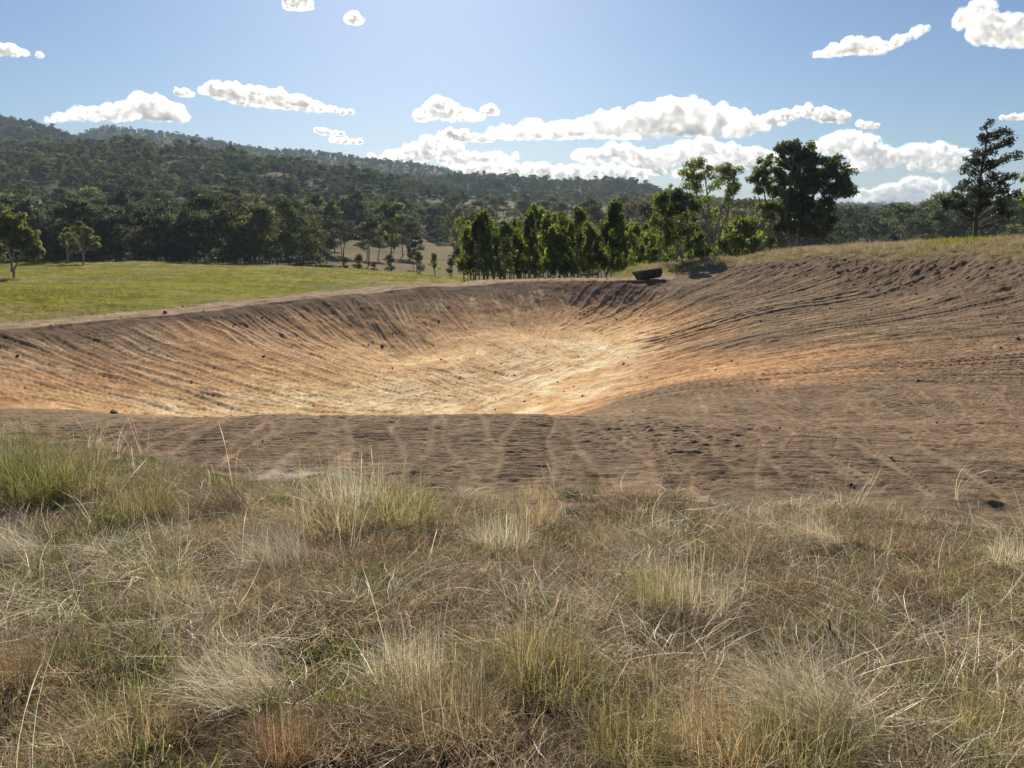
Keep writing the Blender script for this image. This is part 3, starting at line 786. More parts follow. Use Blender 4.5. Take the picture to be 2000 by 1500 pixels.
def build_tree(seed, stems, clusters, leaf, n, size, droop, limb_r=0.04, limb_every=1, shell=0.5, bark=None, name='crown', twigs=0):
    """stems: [(points, r0, r1)], clusters: [(centre, radius xyz)] -> (trunk mesh, crown mesh)"""
    rg = np.random.default_rng(seed)
    TV, TF, o = [], [], 0
    def add(V, Fq):
        nonlocal o
        TV.append(V); TF.append(Fq + o); o += len(V)
    nodes = []
    for P, r0, r1 in stems:
        P = np.array(P, float); rr = np.linspace(r0, r1, len(P)); rr[0] *= 1.35
        add(*tube(P, rr, 7)); nodes += [(p, r) for p, r in zip(P[1:], rr[1:])]
    NP = np.array([p for p, r in nodes]); NR = np.array([r for p, r in nodes])
    cen = np.array([c for c, r in clusters], float); rad = np.array([r for c, r in clusters], float)
    for i, c in enumerate(cen):
        if i % limb_every: continue
        dv = c - NP; dist = np.linalg.norm(dv, axis=1)
        cost = dist + np.where(dv[:, 2] < dist * 0.35, 2.5 * dist, 0)
        j = int(np.argmin(cost))
        P = curve(NP[j], c, rg, 6, 0.25, 0.05)
        add(*tube(P, np.linspace(min(NR[j] * 0.75, limb_r * (0.6 + 0.4 * dist[j])), 0.012, 6), 5))
        for q in range(twigs):
            e = c + rg.normal(size=3) * rad[i] * 0.6
            add(*tube(curve(P[3], e, rg, 4, 0.2), np.linspace(0.018, 0.006, 4), 4))
    tints = rg.uniform(0.65, 1.35, len(cen))
    LV, LF, LC = leaves(rg, cen, rad, n, size, droop, tints, shell)
    tm = mesh_np('trunk', np.vstack(TV), np.vstack(TF), bark or M_bark_pale, True)
    cm = mesh_np('crown', LV, LF, leaf, False, LC)
    return tm, cm

def stem(rg, base, top, k=8, wob=0.03):
    base = np.array(base, float); top = np.array(top, float); f = np.linspace(0, 1, k)[:, None]
    L = np.linalg.norm(top - base)
    w = np.cumsum(rg.normal(size=(k, 3)) * L * wob * 0.4, 0); w[:, 2] *= 0.2; w[0] = 0
    return base + (top - base) * f + w * f

def young_gum(seed, slim=1.0):          # 8 m tall column
    rg = np.random.default_rng(seed); H = 8.0
    top = (rg.normal(0, 0.25), rg.normal(0, 0.25), H * 0.97)
    S_ = stem(rg, (0, 0, -0.3), top, 9)
    cl = []
    for i in range(34):
        z = H * (0.30 + 0.68 * rg.random() ** 0.9)
        f = z / H; w = 1.15 * slim * (0.45 + 0.75 * math.sin(math.pi * min(1, max(0, (f - 0.08) / 0.95)) ** 0.8)) * rg.uniform(0.35, 1.0)
        a = rg.uniform(0, 6.28); c = S_[min(8, int(f * 8))]
        cl.append(((c[0] + math.cos(a) * w * 0.8, c[1] + math.sin(a) * w * 0.8, z), (0.36 * slim, 0.36 * slim, 0.60)))
    return build_tree(seed, [(S_, 0.085, 0.015)], cl, M_leaf_young, 74, (0.34, 0.12), 0.9, 0.03)

def forest_gum(seed, kind):             # 13 m tall, kinds: domed, tall, spreading, bushy
    rg = np.random.default_rng(seed); H = 13.0
    lo, wd, nc_, rx = [(0.38, 3.6, 20, 1.5), (0.32, 2.7, 19, 1.25), (0.45, 4.8, 23, 1.6), (0.08, 3.4, 21, 1.7)][kind]
    top = (rg.normal(0, 0.7), rg.normal(0, 0.7), H * 0.86)
    S_ = stem(rg, (0, 0, -1.0), top, 7, 0.05)
    cl = []
    for i in range(nc_):
        f = rg.random(); z = H * (lo + (0.97 - lo) * f ** 0.8)
        w = wd * math.sqrt(max(0.05, 1 - (max(0, (z / H - lo - 0.12)) / (1.0 - lo)) ** 2)) * rg.uniform(0.3, 1.0)
        a = rg.uniform(0, 6.28)
        cl.append(((math.cos(a) * w + S_[-2][0] * f, math.sin(a) * w + S_[-2][1] * f, z), (rx * rg.uniform(0.7, 1.2), rx * rg.uniform(0.7, 1.2), rx * 0.62)))
    return build_tree(seed, [(S_, 0.17, 0.05)], cl, M_leaf_forest, 64, (0.75, 0.34), 0.5, 0.06, 2, bark=M_bark_forest)

def shrub(seed, leaf):                  # 2.5 m bush
    rg = np.random.default_rng(seed); H = 2.5
    st = [(stem(rg, (rg.normal(0, .1), rg.normal(0, .1), -0.2), (rg.normal(0, .6), rg.normal(0, .6), H * 0.8), 5), 0.04, 0.01) for _ in range(4)]
    cl = []
    for i in range(16):
        a = rg.uniform(0, 6.28); w = rg.uniform(0, 1.15); z = H * rg.uniform(0.18, 0.95); w *= math.sqrt(max(0.1, 1 - (z / H) ** 2))
        cl.append(((math.cos(a) * w, math.sin(a) * w, z), (0.42, 0.42, 0.32)))
    return build_tree(seed, st, cl, leaf, 60, (0.26, 0.11), 0.3, 0.02)

def place(name, meshes, loc, scale, rz, label, cat='tree', group=None, wide=1.0):
    r = bpy.data.objects.new(name, None); r.location = loc; r.rotation_euler = (0, 0, rz); r.scale = (scale * wide, scale * wide, scale)
    r.empty_display_size = 0.2
    link(r); tag(r, label, cat, group)
    for nm, me in zip(('trunk', 'crown'), meshes): link(bpy.data.objects.new(nm, me), r)
    return r

def gz(x, y): return float(grid_z(x, y)) if y < 164 else float(EYE - far_h(np.array([x / y]), np.array([y]))[0])
def stand(px, top, Y):
    """ground point under a photo column at a depth and the height that brings a top to a photo row"""
    p = at(px, top, Y); z = gz(p.x, p.y)
    return Vector((p.x, p.y, z - 0.05)), p.z - z

YG = [young_gum(300 + i, (1.0, 0.85, 1.15, 0.95)[i]) for i in range(4)]
rowlab = 'slender young eucalypt in the crowded row behind the far dam wall'
rowgrp = 'young eucalypts in the row behind the dam wall'
ROW = [(905, 428, 78, 1.1), (924, 415, 76, 1.25), (944, 420, 80, 1.2), (962, 442, 74, 1.0), (1005, 431, 80, 1.1), (1034, 414, 78, 1.0), (1048, 404, 82, 1.1),
       (1075, 414, 77, 1.15), (1096, 426, 74, 1.3), (1112, 418, 80, 1.1), (1130, 409, 82, 1.1), (1152, 432, 76, 1.1), (1202, 432, 78, 1.0), (1222, 446, 74, 1.1), (1241, 440, 80, 1.1), (1259, 452, 76, 1.0)]
for i, (px, top, Y, wd) in enumerate(ROW):
    p, H = stand(px, top, Y); place('young_gum_tree', YG[i % 4], p, H / 8, i * 1.3, {0: 'leftmost young eucalypt at the left end of the row behind the dam wall', 1: 'bright topped young eucalypt second from the left end of the row', 4: 'young eucalypt just right of the dark rounded one in the row', 12: 'young eucalypt just right of the tallest narrow one in the row', 15: 'last short young eucalypt of the row, left of the rusted bucket'}.get(i, rowlab), 'tree', rowgrp, wd * 0.98)
for i in range(48):
    px = random.uniform(902, 1290); Y = random.uniform(84, 104)
    p, H = stand(px, random.uniform(428, 468), Y); place('young_gum_tree', YG[i % 4], p, H / 8, random.random() * 6.28, rowlab, 'tree', rowgrp, random.uniform(0.8, 1.2))
p, H = stand(1184, 391, 75); place('young_gum_tree', YG[1], p, H / 8, 2.2, 'tallest narrow young eucalypt in the row, standing above its neighbours', 'tree', rowgrp, 1.25)
dk = (YG[2][0], YG[2][1].copy()); dk[1].materials[0] = M_leaf_broad
p, H = stand(986, 436, 72); place('young_gum_tree', dk, p, H / 8, 0.4, 'dark rounded young eucalypt at the front of the row', 'tree', rowgrp, 1.3)
for px, top, Y, wd, lab in [(1292, 378, 63, 1.3, 'leafy young gum right behind the rusted bucket'), (1328, 373, 64, 1.75, 'bushy dark young gum just right of the rusted bucket'), (1308, 400, 70, 1.3, 'young gum half hidden between the two beside the bucket')]:
    p, H = stand(px, top, Y); place('young_gum_tree', YG[2] if wd < 1.5 else dk, p, H / 8, px, lab, 'tree', None, wd)
SH = [shrub(330, M_leaf_young), shrub(331, M_leaf_young), shrub(332, M_leaf_forest)]
for i, (px, top, Y, wd, lab) in enumerate([(1352, 442, 70, 1.0, 'bright green sapling bush left of the open branched gum'), (1368, 455, 67, 1.0, 'low bush under the open branched gum'), (1432, 436, 78, 1.2, 'light green bush between the open gum and the broad tree'),
        (1455, 428, 76, 1.2, 'taller light green bush left of the broad tree'), (1478, 462, 72, 1.2, 'low bush at the foot of the broad tree'), (1410, 468, 70, 1.0, 'small bush right of the open gum trunk'), (1275, 470, 72, 1.2, 'bush behind the left end of the rusted bucket'),
        (1510, 466, 66, 1.1, 'low bush in front of the pale left half of the broad tree')]):
    p, H = stand(px, top, Y); place('bush', SH[i % 2], p, H / 2.5, i, lab, 'bush', 'bushes below the big trees', wd * 0.8)

# broad dark tree, its paler left neighbour, open gum, conical tree, paddock gum
def crown_from_pixels(seed, circ, per, rad, k, x0, ybase, Y):
    """foliage clusters spread in rounded masses; circ in photo pixels relative to the foot, k = metres per pixel"""
    rg = np.random.default_rng(seed); cl = []; o_ = at(x0, ybase, Y)
    for cx, cyy, r in circ:
        q_ = at(cx, cyy, Y) - o_
        for i in range(max(2, int(per * r * r / 900))):
            d = rg.normal(size=3); d /= np.linalg.norm(d); d *= rg.random() ** 0.42
            cl.append(((q_.x + d[0] * r * k, d[1] * r * k, q_.z + d[2] * r * 0.92 * k), (rad * rg.uniform(0.7, 1.25), rad * rg.uniform(0.7, 1.25), rad * 0.7)))
    return cl
def px_stem(pts, x0, ybase, k, rg, dy=0.0, Y=60):
    out = []; o_ = at(x0, ybase, Y)
    for x, y in pts:
        q_ = at(x, y, Y) - o_; out.append((q_.x, dy * k * (ybase - y) / 100.0 + rg.normal() * 0.05, q_.z))
    P = [np.array(out[0])]
    for a, b in zip(out[:-1], out[1:]):
        for f in (0.33, 0.66, 1): P.append(np.array(a) * (1 - f) + np.array(b) * f + rg.normal(size=3) * 0.04)
    return np.array(P)
def photo_tree(name, seed, x0, Y, ybase, stems, circ, per, rad, leaf, n, size, droop, bark, label, limb=0.05, twigs=0, every=1, shell=0.5):
    rg = np.random.default_rng(seed); k = Y / F * 0.97
    p = at(x0, ybase, Y); z = gz(p.x, p.y); drop = (p.z - z) / k       # extend the trunks to the ground behind the bank
    st = []
    for pts, r0, r1, dy in stems:
        q = [(pts[0][0], pts[0][1] + max(drop, 0) + 4)] + list(pts)
        st.append((px_stem(q, x0, ybase, k, rg, dy, Y), r0, r1))
    me = build_tree(seed, st, crown_from_pixels(seed, circ, per, rad, k, x0, ybase, Y), leaf, n, size, droop, limb, every, shell, bark, twigs=twigs)
    return place(name, me, (p.x, p.y, p.z), 1, 0, label)
photo_tree('broad_tree', 401, 1548, 78, 484, [([(1548, 478), (1550, 430), (1556, 370), (1560, 320)], 0.34, 0.08, 0), ([(1556, 478), (1575, 420), (1600, 370), (1625, 340)], 0.22, 0.06, 15), ([(1542, 478), (1530, 430), (1535, 370), (1540, 310)], 0.2, 0.05, -15), ([(1552, 470), (1590, 400), (1630, 380)], 0.16, 0.05, -20)],
    [(1545, 300, 26), (1575, 300, 26), (1600, 325, 34), (1555, 340, 40), (1630, 350, 34), (1640, 375, 24), (1590, 380, 40), (1545, 390, 34), (1610, 415, 26), (1570, 430, 34), (1540, 440, 26), (1600, 445, 22), (1550, 285, 12), (1530, 290, 12), (1620, 320, 18), (1653, 365, 14), (1585, 455, 18)],
    18.0, 0.62, M_leaf_broad, 105, (0.34, 0.16), 0.35, M_bark_pale, 'broad dark crowned tree, the largest, on the bank above the right slope', 0.05, 1)
photo_tree('broad_tree', 402, 1508, 80, 486, [([(1508, 480), (1502, 430), (1492, 380), (1490, 330)], 0.16, 0.04, 0), ([(1512, 480), (1515, 420), (1510, 360), (1512, 320)], 0.16, 0.04, 12), ([(1504, 480), (1495, 440), (1478, 390)], 0.10, 0.03, -12)],
    [(1490, 325, 24), (1515, 320, 20), (1480, 345, 20), (1500, 365, 26), (1475, 370, 14), (1490, 400, 20), (1510, 405, 20), (1500, 430, 16), (1525, 345, 18)],
    12, 0.55, M_leaf_young, 90, (0.32, 0.14), 0.5, M_bark_pale, 'paler tree pressed against the left side of the broad dark tree', 0.045, 1)
photo_tree('gum_tree', 403, 1385, 74, 500, [([(1385, 495), (1380, 430), (1362, 380), (1350, 340)], 0.15, 0.03, 0), ([(1387, 495), (1388, 420), (1384, 360), (1380, 330)], 0.16, 0.03, 14), ([(1390, 495), (1402, 430), (1415, 380), (1425, 345)], 0.14, 0.03, -14), ([(1392, 495), (1412, 440), (1432, 395), (1440, 360)], 0.11, 0.025, 5), ([(1380, 495), (1368, 440), (1345, 395)], 0.10, 0.02, -8)],
    [(1348, 338, 22), (1370, 330, 20), (1392, 342, 16), (1415, 335, 20), (1436, 344, 18), (1336, 352, 16), (1430, 364, 20), (1360, 356, 22), (1402, 358, 18), (1440, 378, 13), (1342, 374, 14), (1380, 385, 14), (1415, 390, 14), (1392, 420, 10), (1358, 405, 12)],
    14.0, 0.6, M_leaf_young, 95, (0.28, 0.10), 0.6, M_bark_pale, 'open gum with many pale bare limbs and thin leafy tops', 0.04, 1)
photo_tree('gum_tree', 407, 1308, 88, 500, [([(1308, 495), (1308, 430), (1310, 370)], 0.12, 0.03, 0)], [(1305, 372, 12), (1318, 376, 12), (1298, 388, 12), (1312, 395, 14), (1325, 395, 10)], 9, 0.5, M_leaf_young, 50, (0.3, 0.12), 0.6, M_bark_pale, 'thin gum rising behind the young gums beside the bucket', 0.04)
photo_tree('conical_tree', 404, 1904, 55, 472, [([(1903, 470), (1908, 410), (1916, 340), (1925, 280), (1928, 240)], 0.20, 0.03, 0)],
    [(1925, 245, 12), (1932, 262, 12), (1915, 270, 12), (1940, 268, 9), (1955, 258, 6), (1915, 290, 16), (1938, 295, 16), (1955, 290, 9), (1900, 315, 15), (1925, 320, 18), (1948, 325, 18), (1968, 312, 10), (1885, 332, 9), (1905, 345, 14), (1935, 350, 20), (1962, 350, 16), (1885, 358, 9), (1980, 340, 8), (1990, 300, 7), (1972, 258, 9), (1978, 280, 10), (1965, 275, 8),
     (1895, 375, 14), (1925, 382, 18), (1955, 380, 18), (1980, 380, 12), (1868, 378, 9), (1852, 385, 8), (1880, 395, 14), (1910, 405, 16), (1940, 405, 18), (1968, 408, 14), (1840, 392, 6), (1865, 398, 10), (1890, 412, 9), (1950, 416, 10), (1972, 418, 7), (1848, 400, 6)],
    17.0, 0.42, M_leaf_dark, 52, (0.24, 0.10), 0.1, M_bark_dark, 'lone dark conical tree with feathery branches on the right bank', 0.035, 1, 1, 0.6)
photo_tree('leafy_tree', 405, 2050, 56, 480, [([(2050, 476), (2046, 400), (2040, 330)], 0.16, 0.03, 0)], [(2010, 345, 16), (2005, 375, 14), (2030, 320, 18), (2025, 365, 22), (2050, 340, 26), (2060, 380, 24), (2012, 395, 10), (2040, 300, 14)], 12, 0.35, M_leaf_young, 80, (0.26, 0.12), 0.4, M_bark_dark, 'green tree reaching in at the right edge beside the conical tree', 0.04)
def paddock_gum(seed, x0, Y, ybase, label, sx=1.0, sy=1.0):
    g = lambda dx, dy: (x0 + dx * sx, ybase - dy * sy)
    c = lambda dx, dy, r: (x0 + dx * sx, ybase - dy * sy, r * sx)
    return photo_tree('paddock_gum', seed, x0, Y, ybase, [([g(0, 0), g(-2, 30), g(-10, 60), g(-22, 95)], 0.22, 0.05, 0), ([g(-1, 25), g(12, 55), g(24, 80)], 0.15, 0.04, 10), ([g(-2, 28), g(4, 70), g(2, 115)], 0.14, 0.04, -10)],
        [c(-20, 110, 18), c(5, 118, 18), (c(24, 100, 16)), c(-32, 90, 16), c(0, 92, 20), c(30, 78, 16), c(42, 60, 10), c(-28, 68, 14), c(12, 70, 14), c(34, 52, 12), c(-10, 128, 10)], 26, 0.75, M_leaf_paddock, 120, (0.45, 0.17), 0.7, M_bark_pale, label, 0.06)
paddock_gum(411, 27, 92, 553, 'lone gum with pale forked trunk at the left end of the paddock')
paddock_gum(412, 163, 142, 512, 'rounded gum at the back edge of the paddock in front of the forest', 0.62, 0.58)
paddock_gum(413, 133, 147, 513, 'smaller gum just left of the rounded gum behind the paddock', 0.42, 0.5)

# creek side bushes right of the paddock
for i, (px, top, Y, wd, lab) in enumerate([(700, 497, 165, 1.5, 'wide grey green bush at the end of the paddock'), (672, 503, 166, 1.3, 'bush left of the wide grey green bush by the paddock'), (760, 498, 168, 1.2, 'dark bush on the creek bank below the tan slope'),
        (818, 492, 150, 1.0, 'dark round bush at the right end of the paddock'), (849, 494, 140, 1.0, 'light green bush beside the dark round bush'), (730, 512, 170, 1.4, 'low spreading bush along the creek bank'), (880, 505, 150, 1.1, 'bush at the left end of the young eucalypt row')]):
    p, H = stand(px, top, Y); place('bush', SH[2] if i != 4 else SH[0], p, H / 2.5, i, lab, 'bush', 'bushes along the creek', wd * 0.75)

# ------------------------------------------------------------------ forest
FG = [forest_gum(500 + i, i % 4) for i in range(8)]
rf = np.random.default_rng(99)
def sample(n, y0, y1, t0, t1):
    Y = np.sqrt(rf.uniform(y0 * y0, y1 * y1, n)); return rf.uniform(t0, t1, n), Y
Ts, Ys, Hs = [], [], []
def sow(n, y0, y1, t0, t1, hmin, hmax, dens):
    t, Y = sample(n, y0, y1, t0, t1)
    k = rf.random(n) < dens(1000 + t * F, Y, t * Y)
    t, Y = t[k], Y[k]; Ts.append(t); Ys.append(Y); Hs.append(rf.uniform(hmin, hmax, len(t)) * rf.choice([0.62, 0.8, 1.0, 1.0, 1.28], len(t)))
clump = lambda X, Y, s: sstep(0.36, 0.58, fbm(X / s, Y / s, 201, 3))
def d_near(px, Y, X):
    d = 0.45 + 0.55 * clump(X, Y, 45)
    gap = sstep(620, 690, px) * (1 - sstep(880, 905, px)) * sstep(160, 166, Y) * (1 - sstep(300, 345, Y))
    d = d * (1 - 0.93 * gap)
    d = np.where((px > 860) & (px < 1320) & (Y > 205), d * 0.10, d)
    d = np.where((px >= 1320) & (Y < 260), d * 0.5, d)
    return d
def d_mid(px, Y, X):
    d = 0.55 + 0.45 * clump(X, Y, 70)
    tan = sstep(800, 900, px) * (1 - sstep(1250, 1330, px)) * sstep(600, 650, Y) * (1 - sstep(800, 880, Y))
    tan2 = np.exp(-((px - 640) / 120) ** 2) * np.exp(-((Y - 400) / 60) ** 2) * 0.6
    val = sstep(860, 930, px) * (1 - sstep(1300, 1360, px)) * (1 - sstep(600, 660, Y))
    gaps = 0.75 * sstep(0.60, 0.68, fbm(X / 55, Y / 70, 211, 3)) * (Y < 800)
    return d * (1 - 0.92 * tan) * (1 - tan2) * (1 - 0.78 * val) * (1 - gaps)
sow(2300, 168, 350, -1.15, 1.1, 9, 15, d_near)
sow(5600, 350, 700, -1.05, 0.95, 9, 13.5, d_mid)
sow(15000, 700, 1400, -1.0, 0.95, 8, 13, d_mid)
sow(16000, 1400, 2300, -0.95, 0.9, 8, 13, lambda px, Y, X: 0.9 + 0 * X)
sow(9000, 2300, 4700, -0.9, 0.9, 13, 20, lambda px, Y, X: 0.9 + 0 * X)
# dense wall of trees at the back of the paddock
n = 300
t, Y = rf.uniform(-1.1, -0.25, n), 163 + np.abs(rf.normal(0, 24, n)); k = rf.random(n) < 1 - sstep(-0.34, -0.27, t); Ts.append(t[k]); Ys.append(Y[k]); Hs.append(rf.uniform(6, 14, k.sum()))
Ts, Ys, Hs = map(np.concatenate, (Ts, Ys, Hs))
Xs = Ts * Ys
Zs = EYE - far_h(Ts, Ys)
# leave out what no eye near the viewpoint could see
ord_ = np.argsort(Ys); Ts, Ys, Hs, Xs, Zs = (a[ord_] for a in (Ts, Ys, Hs, Xs, Zs))
sl = (Zs + Hs - EYE) / Ys
bins = np.clip(((Ts + 1.2) / 2.4 * 300).astype(int), 0, 299); hor = np.full(300, -1.0); vis = np.zeros(len(Ts)); 
for i in range(len(Ts)):
    b = bins[i]; lo_ = max(hor[b], -9)
    vis[i] = sl[i] - lo_
    g = (Zs[i] + Hs[i] * 0.55 - EYE) / Ys[i]
    if g > hor[b]: hor[b] = g
keep = vis > -0.004
Ts, Ys, Hs, Xs, Zs, vis = (a[keep] for a in (Ts, Ys, Hs, Xs, Zs, vis))
inview = (np.abs(Ts) < 0.70)
pick = np.where(inview & (vis > 0.012))[0]
big = pick[np.argsort(-(Hs[pick] / Ys[pick]))[:262]]
isbig = np.zeros(len(Ts), bool); isbig[big] = True
for i in big:
    px = 1000 + Ts[i] * F
    if px < 640 and Ys[i] < 235: lab, gr = 'dark eucalypt in the dense stand along the back edge of the green paddock', 'eucalypts at the back edge of the paddock'
    elif px < 640: lab, gr = 'eucalypt on the wooded slope rising behind the paddock edge stand', 'eucalypts on the lower left hillside'
    elif px < 905: lab, gr = 'scattered eucalypt on the tan grassy slope left of the young gum row', 'eucalypts on the tan grassy slope'
    elif px < 1320: lab, gr = 'eucalypt in the valley seen over the tops of the young gum row', 'eucalypts beyond the young gum row'
    else: lab, gr = 'eucalypt in the wooded flat beyond the right bank', 'eucalypts beyond the right bank'
    place('eucalypt_tree', FG[[1, 5][rf.integers(2)]] if 640 <= px < 905 and Ys[i] < 350 else FG[rf.integers(8)] if Ys[i] > 200 or px > 640 else FG[[1, 0, 3, 7, 5, 2][rf.integers(6)]], (Xs[i], Ys[i], Zs[i]), Hs[i] / 13, rf.uniform(0, 6.28), lab, 'tree', gr, rf.uniform(0.95, 1.3))

def scatter(name, P, rot, scl, protos, label, kind='stuff'):
    """one object whose geometry nodes set clump meshes on given points of the ground"""
    me = bpy.data.meshes.new(name); P = np.asarray(P, np.float32)
    me.vertices.add(len(P)); me.vertices.foreach_set('co', P.ravel())
    a = me.attributes.new('rot', 'FLOAT_VECTOR', 'POINT'); a.data.foreach_set('vector', np.asarray(rot, np.float32).ravel())
    a = me.attributes.new('scl', 'FLOAT_VECTOR', 'POINT'); a.data.foreach_set('vector', np.asarray(scl, np.float32).ravel())
    a = me.attributes.new('pick', 'INT', 'POINT'); a.data.foreach_set('value', np.random.default_rng(len(P)).integers(0, len(protos), len(P)).astype(np.int32))
    col = bpy.data.collections.new(name + '_sources')
    for i, p in enumerate(protos): col.objects.link(bpy.data.objects.new('%s_source_%02d' % (name, i), p))
    g = bpy.data.node_groups.new(name, 'GeometryNodeTree')
    g.interface.new_socket('Geometry', in_out='INPUT', socket_type='NodeSocketGeometry'); g.interface.new_socket('Geometry', in_out='OUTPUT', socket_type='NodeSocketGeometry')
    gi, go = g.nodes.new('NodeGroupInput'), g.nodes.new('NodeGroupOutput')
    ci = g.nodes.new('GeometryNodeCollectionInfo'); ci.inputs[0].default_value = col; ci.inputs['Separate Children'].default_value = True; ci.inputs['Reset Children'].default_value = True
    ip = g.nodes.new('GeometryNodeInstanceOnPoints'); ip.inputs['Pick Instance'].default_value = True
    def attr(n, t):
        q = g.nodes.new('GeometryNodeInputNamedAttribute'); q.data_type = t; q.inputs[0].default_value = n; return q.outputs[0]
    er = g.nodes.new('FunctionNodeEulerToRotation')
    g.links.new(attr('rot', 'FLOAT_VECTOR'), er.inputs[0])
    g.links.new(gi.outputs[0], ip.inputs['Points']); g.links.new(ci.outputs[0], ip.inputs['Instance'])
    g.links.new(attr('pick', 'INT'), ip.inputs['Instance Index']); g.links.new(er.outputs[0], ip.inputs['Rotation']); g.links.new(attr('scl', 'FLOAT_VECTOR'), ip.inputs['Scale'])
    g.links.new(ip.outputs[0], go.inputs[0])
    o = bpy.data.objects.new(name, me); md = o.modifiers.new('scatter', 'NODES'); md.node_group = g
    link(o); tag(o, label, None, None, kind)
    return o
def joined(meshes):                     # trunk and crown in one source mesh for the far wood
    Vv, Ff, Cc, Mi, o = [], [], [], [], 0
    for k, me in enumerate(meshes):
        nv = len(me.vertices); v = np.empty(nv * 3, np.float32); me.vertices.foreach_get('co', v)
        f = np.empty(len(me.loops), np.int32); me.loops.foreach_get('vertex_index', f)
        c = np.ones((nv, 4), np.float32)
        if 'tint' in me.color_attributes: me.color_attributes['tint'].data.foreach_get('color', c.ravel()) if False else None
        Vv.append(v.reshape(-1, 3)); Ff.append(f.reshape(-1, 4) + o); o += nv; Mi.append(np.full(len(f) // 4, k))
        if 'tint' in me.color_attributes:
            cc = np.empty(nv * 4, np.float32); me.color_attributes['tint'].data.foreach_get('color', cc); c = cc.reshape(-1, 4)
        Cc.append(c[:, :3])
    m = mesh_np('eucalypt', np.vstack(Vv), np.vstack(Ff), None, False, np.vstack(Cc))
    for me in meshes: m.materials.append(me.materials[0])
    m.polygons.foreach_set('material_index', np.concatenate(Mi).astype(np.int32))
    return m
r_ = ~isbig
n = r_.sum(); sc_ = Hs[r_] / 13; wd_ = rf.uniform(1.0, 1.5, n)
rt = np.zeros((n, 3)); rt[:, 2] = rf.uniform(0, 6.28, n)
scatter('forest', np.stack([Xs[r_], Ys[r_], Zs[r_]], 1), rt, np.stack([sc_ * wd_, sc_ * wd_, sc_], 1), [joined(m) for m in FG], 'eucalypt forest covering the hills and the flat country beyond')
print('forest', n, 'single trees', len(big))

# ------------------------------------------------------------------ grass
def blades(seed, n, spread, ln, lean, curl, width, tint=(0.4, 1.65), segs=4, comb=None, comb_w=0.0, seed_heads=0.0, base_pow=0.5):
    """a clump of n separate blades; comb = preferred lie direction"""
    rg = np.random.default_rng(seed)
    a0 = rg.uniform(0, 2 * np.pi, n); r0 = spread * rg.random(n) ** base_pow
    bx, by = np.cos(a0) * r0, np.sin(a0) * r0
    az = a0 + rg.normal(0, 0.9, n)
    if comb is not None:
        vx = np.cos(az) * (1 - comb_w) + math.cos(comb) * comb_w; vy = np.sin(az) * (1 - comb_w) + math.sin(comb) * comb_w
        az = np.arctan2(vy, vx) + rg.normal(0, 0.25, n)
    L = rg.uniform(ln[0], ln[1], n); th = np.abs(rg.normal(lean[0], lean[1], n)); cu = rg.normal(curl[0], curl[1], n)
    w = width * rg.uniform(0.6, 1.3, n)
    head = rg.random(n) < seed_heads
    tw = rg.uniform(-0.9, 0.9, n); sw = rg.normal(0, 0.9, n)
    x, y, z = bx.copy(), by.copy(), np.zeros(n) - 0.01
    rows = []
    for k in range(segs + 1):
        s = k / segs
        wk = w * (1 - s) ** 0.7 + 0.0004
        wk = np.where(head & (s > 0.70) & (s < 0.99), w * 1.6, wk)
        sx, sy, sz = -np.sin(az) * np.cos(tw), np.cos(az) * np.cos(tw), np.sin(tw)
        c_ = np.stack([x, y, z], 1); off = np.stack([sx, sy, sz], 1) * wk[:, None] * 0.5
        rows.append(np.stack([c_ - off, c_ + off], 1))
        ang = np.clip(th + cu * s, 0, 1.95)
        st = L / segs
        az = az + sw / segs
        x = x + np.sin(ang) * np.cos(az) * st; y = y + np.sin(ang) * np.sin(az) * st; z = np.maximum(z + np.cos(ang) * st, 0.004 + 0.02 * rg.random(n))
    V = np.stack(rows, 1).reshape(n, -1, 3)          # n, (segs+1)*2
    m = (segs + 1) * 2
    b = np.arange(n)[:, None] * m
    q = np.concatenate([np.stack([b + 2 * k, b + 2 * k + 1, b + 2 * k + 3, b + 2 * k + 2], -1) for k in range(segs)], 1).reshape(-1, 4)
    tn = rg.uniform(tint[0], tint[1], n)[:, None] * (1 + rg.normal(0, 0.05, (n, 3)))
    return V.reshape(-1, 3), q, np.repeat(tn, m, 0)
def clumps(name, mat, k, **kw):
    return [mesh_np(name, *blades(900 + 31 * i + hash(name) % 1 + len(name) * 7, **kw)[:2], mat, False, blades(900 + 31 * i + len(name) * 7, **kw)[2]) for i in range(k)]
rg = np.random.default_rng(55)
def field(n, y0, y1, tmax=1.25, prob=None, edge=0.0):
    Y = np.sqrt(rg.uniform(y0 * y0, y1 * y1, n)); t = rg.uniform(-tmax, tmax, n); X = t * Y
    e = grass_edge(t) + (fbm(X * 1.6, Y * 1.6, 77, 3) - 0.5) * 1.5 + edge
    k = Y < e
    if prob is not None: k &= rg.random(n) < prob(X, Y, e)
    X, Y = X[k], Y[k]
    return np.stack([X, Y, grid_z(X, Y)], 1)
def rots(n, tilt=0.12):
    r = np.zeros((n, 3)); r[:, 2] = rg.uniform(0, 6.28, n); r[:, :2] = rg.normal(0, tilt, (n, 2)); return r
def scl(n, a, b):
    s = rg.uniform(a, b, n)[:, None]; return np.hstack([s, s, s * rg.uniform(0.8, 1.2, (n, 1))])
# matted thatch
P = field(23000, 1.2, 10, 2.1, lambda X, Y, e: np.clip((e - Y) / 0.5 + 0.25, 0, 1) * (0.18 + 0.65 * sstep(0.35, 0.55, fbm(X * 1.8, Y * 1.8, 301, 3))))
scatter('thatch', P, rots(len(P)), scl(len(P), 0.6, 1.2), clumps('thatch', M_thatch, 8, n=120, spread=0.16, ln=(0.03, 0.16), lean=(1.25, 0.35), curl=(0.2, 0.8), width=0.0032, segs=3), 'matted dead grass lying over the foreground ground')
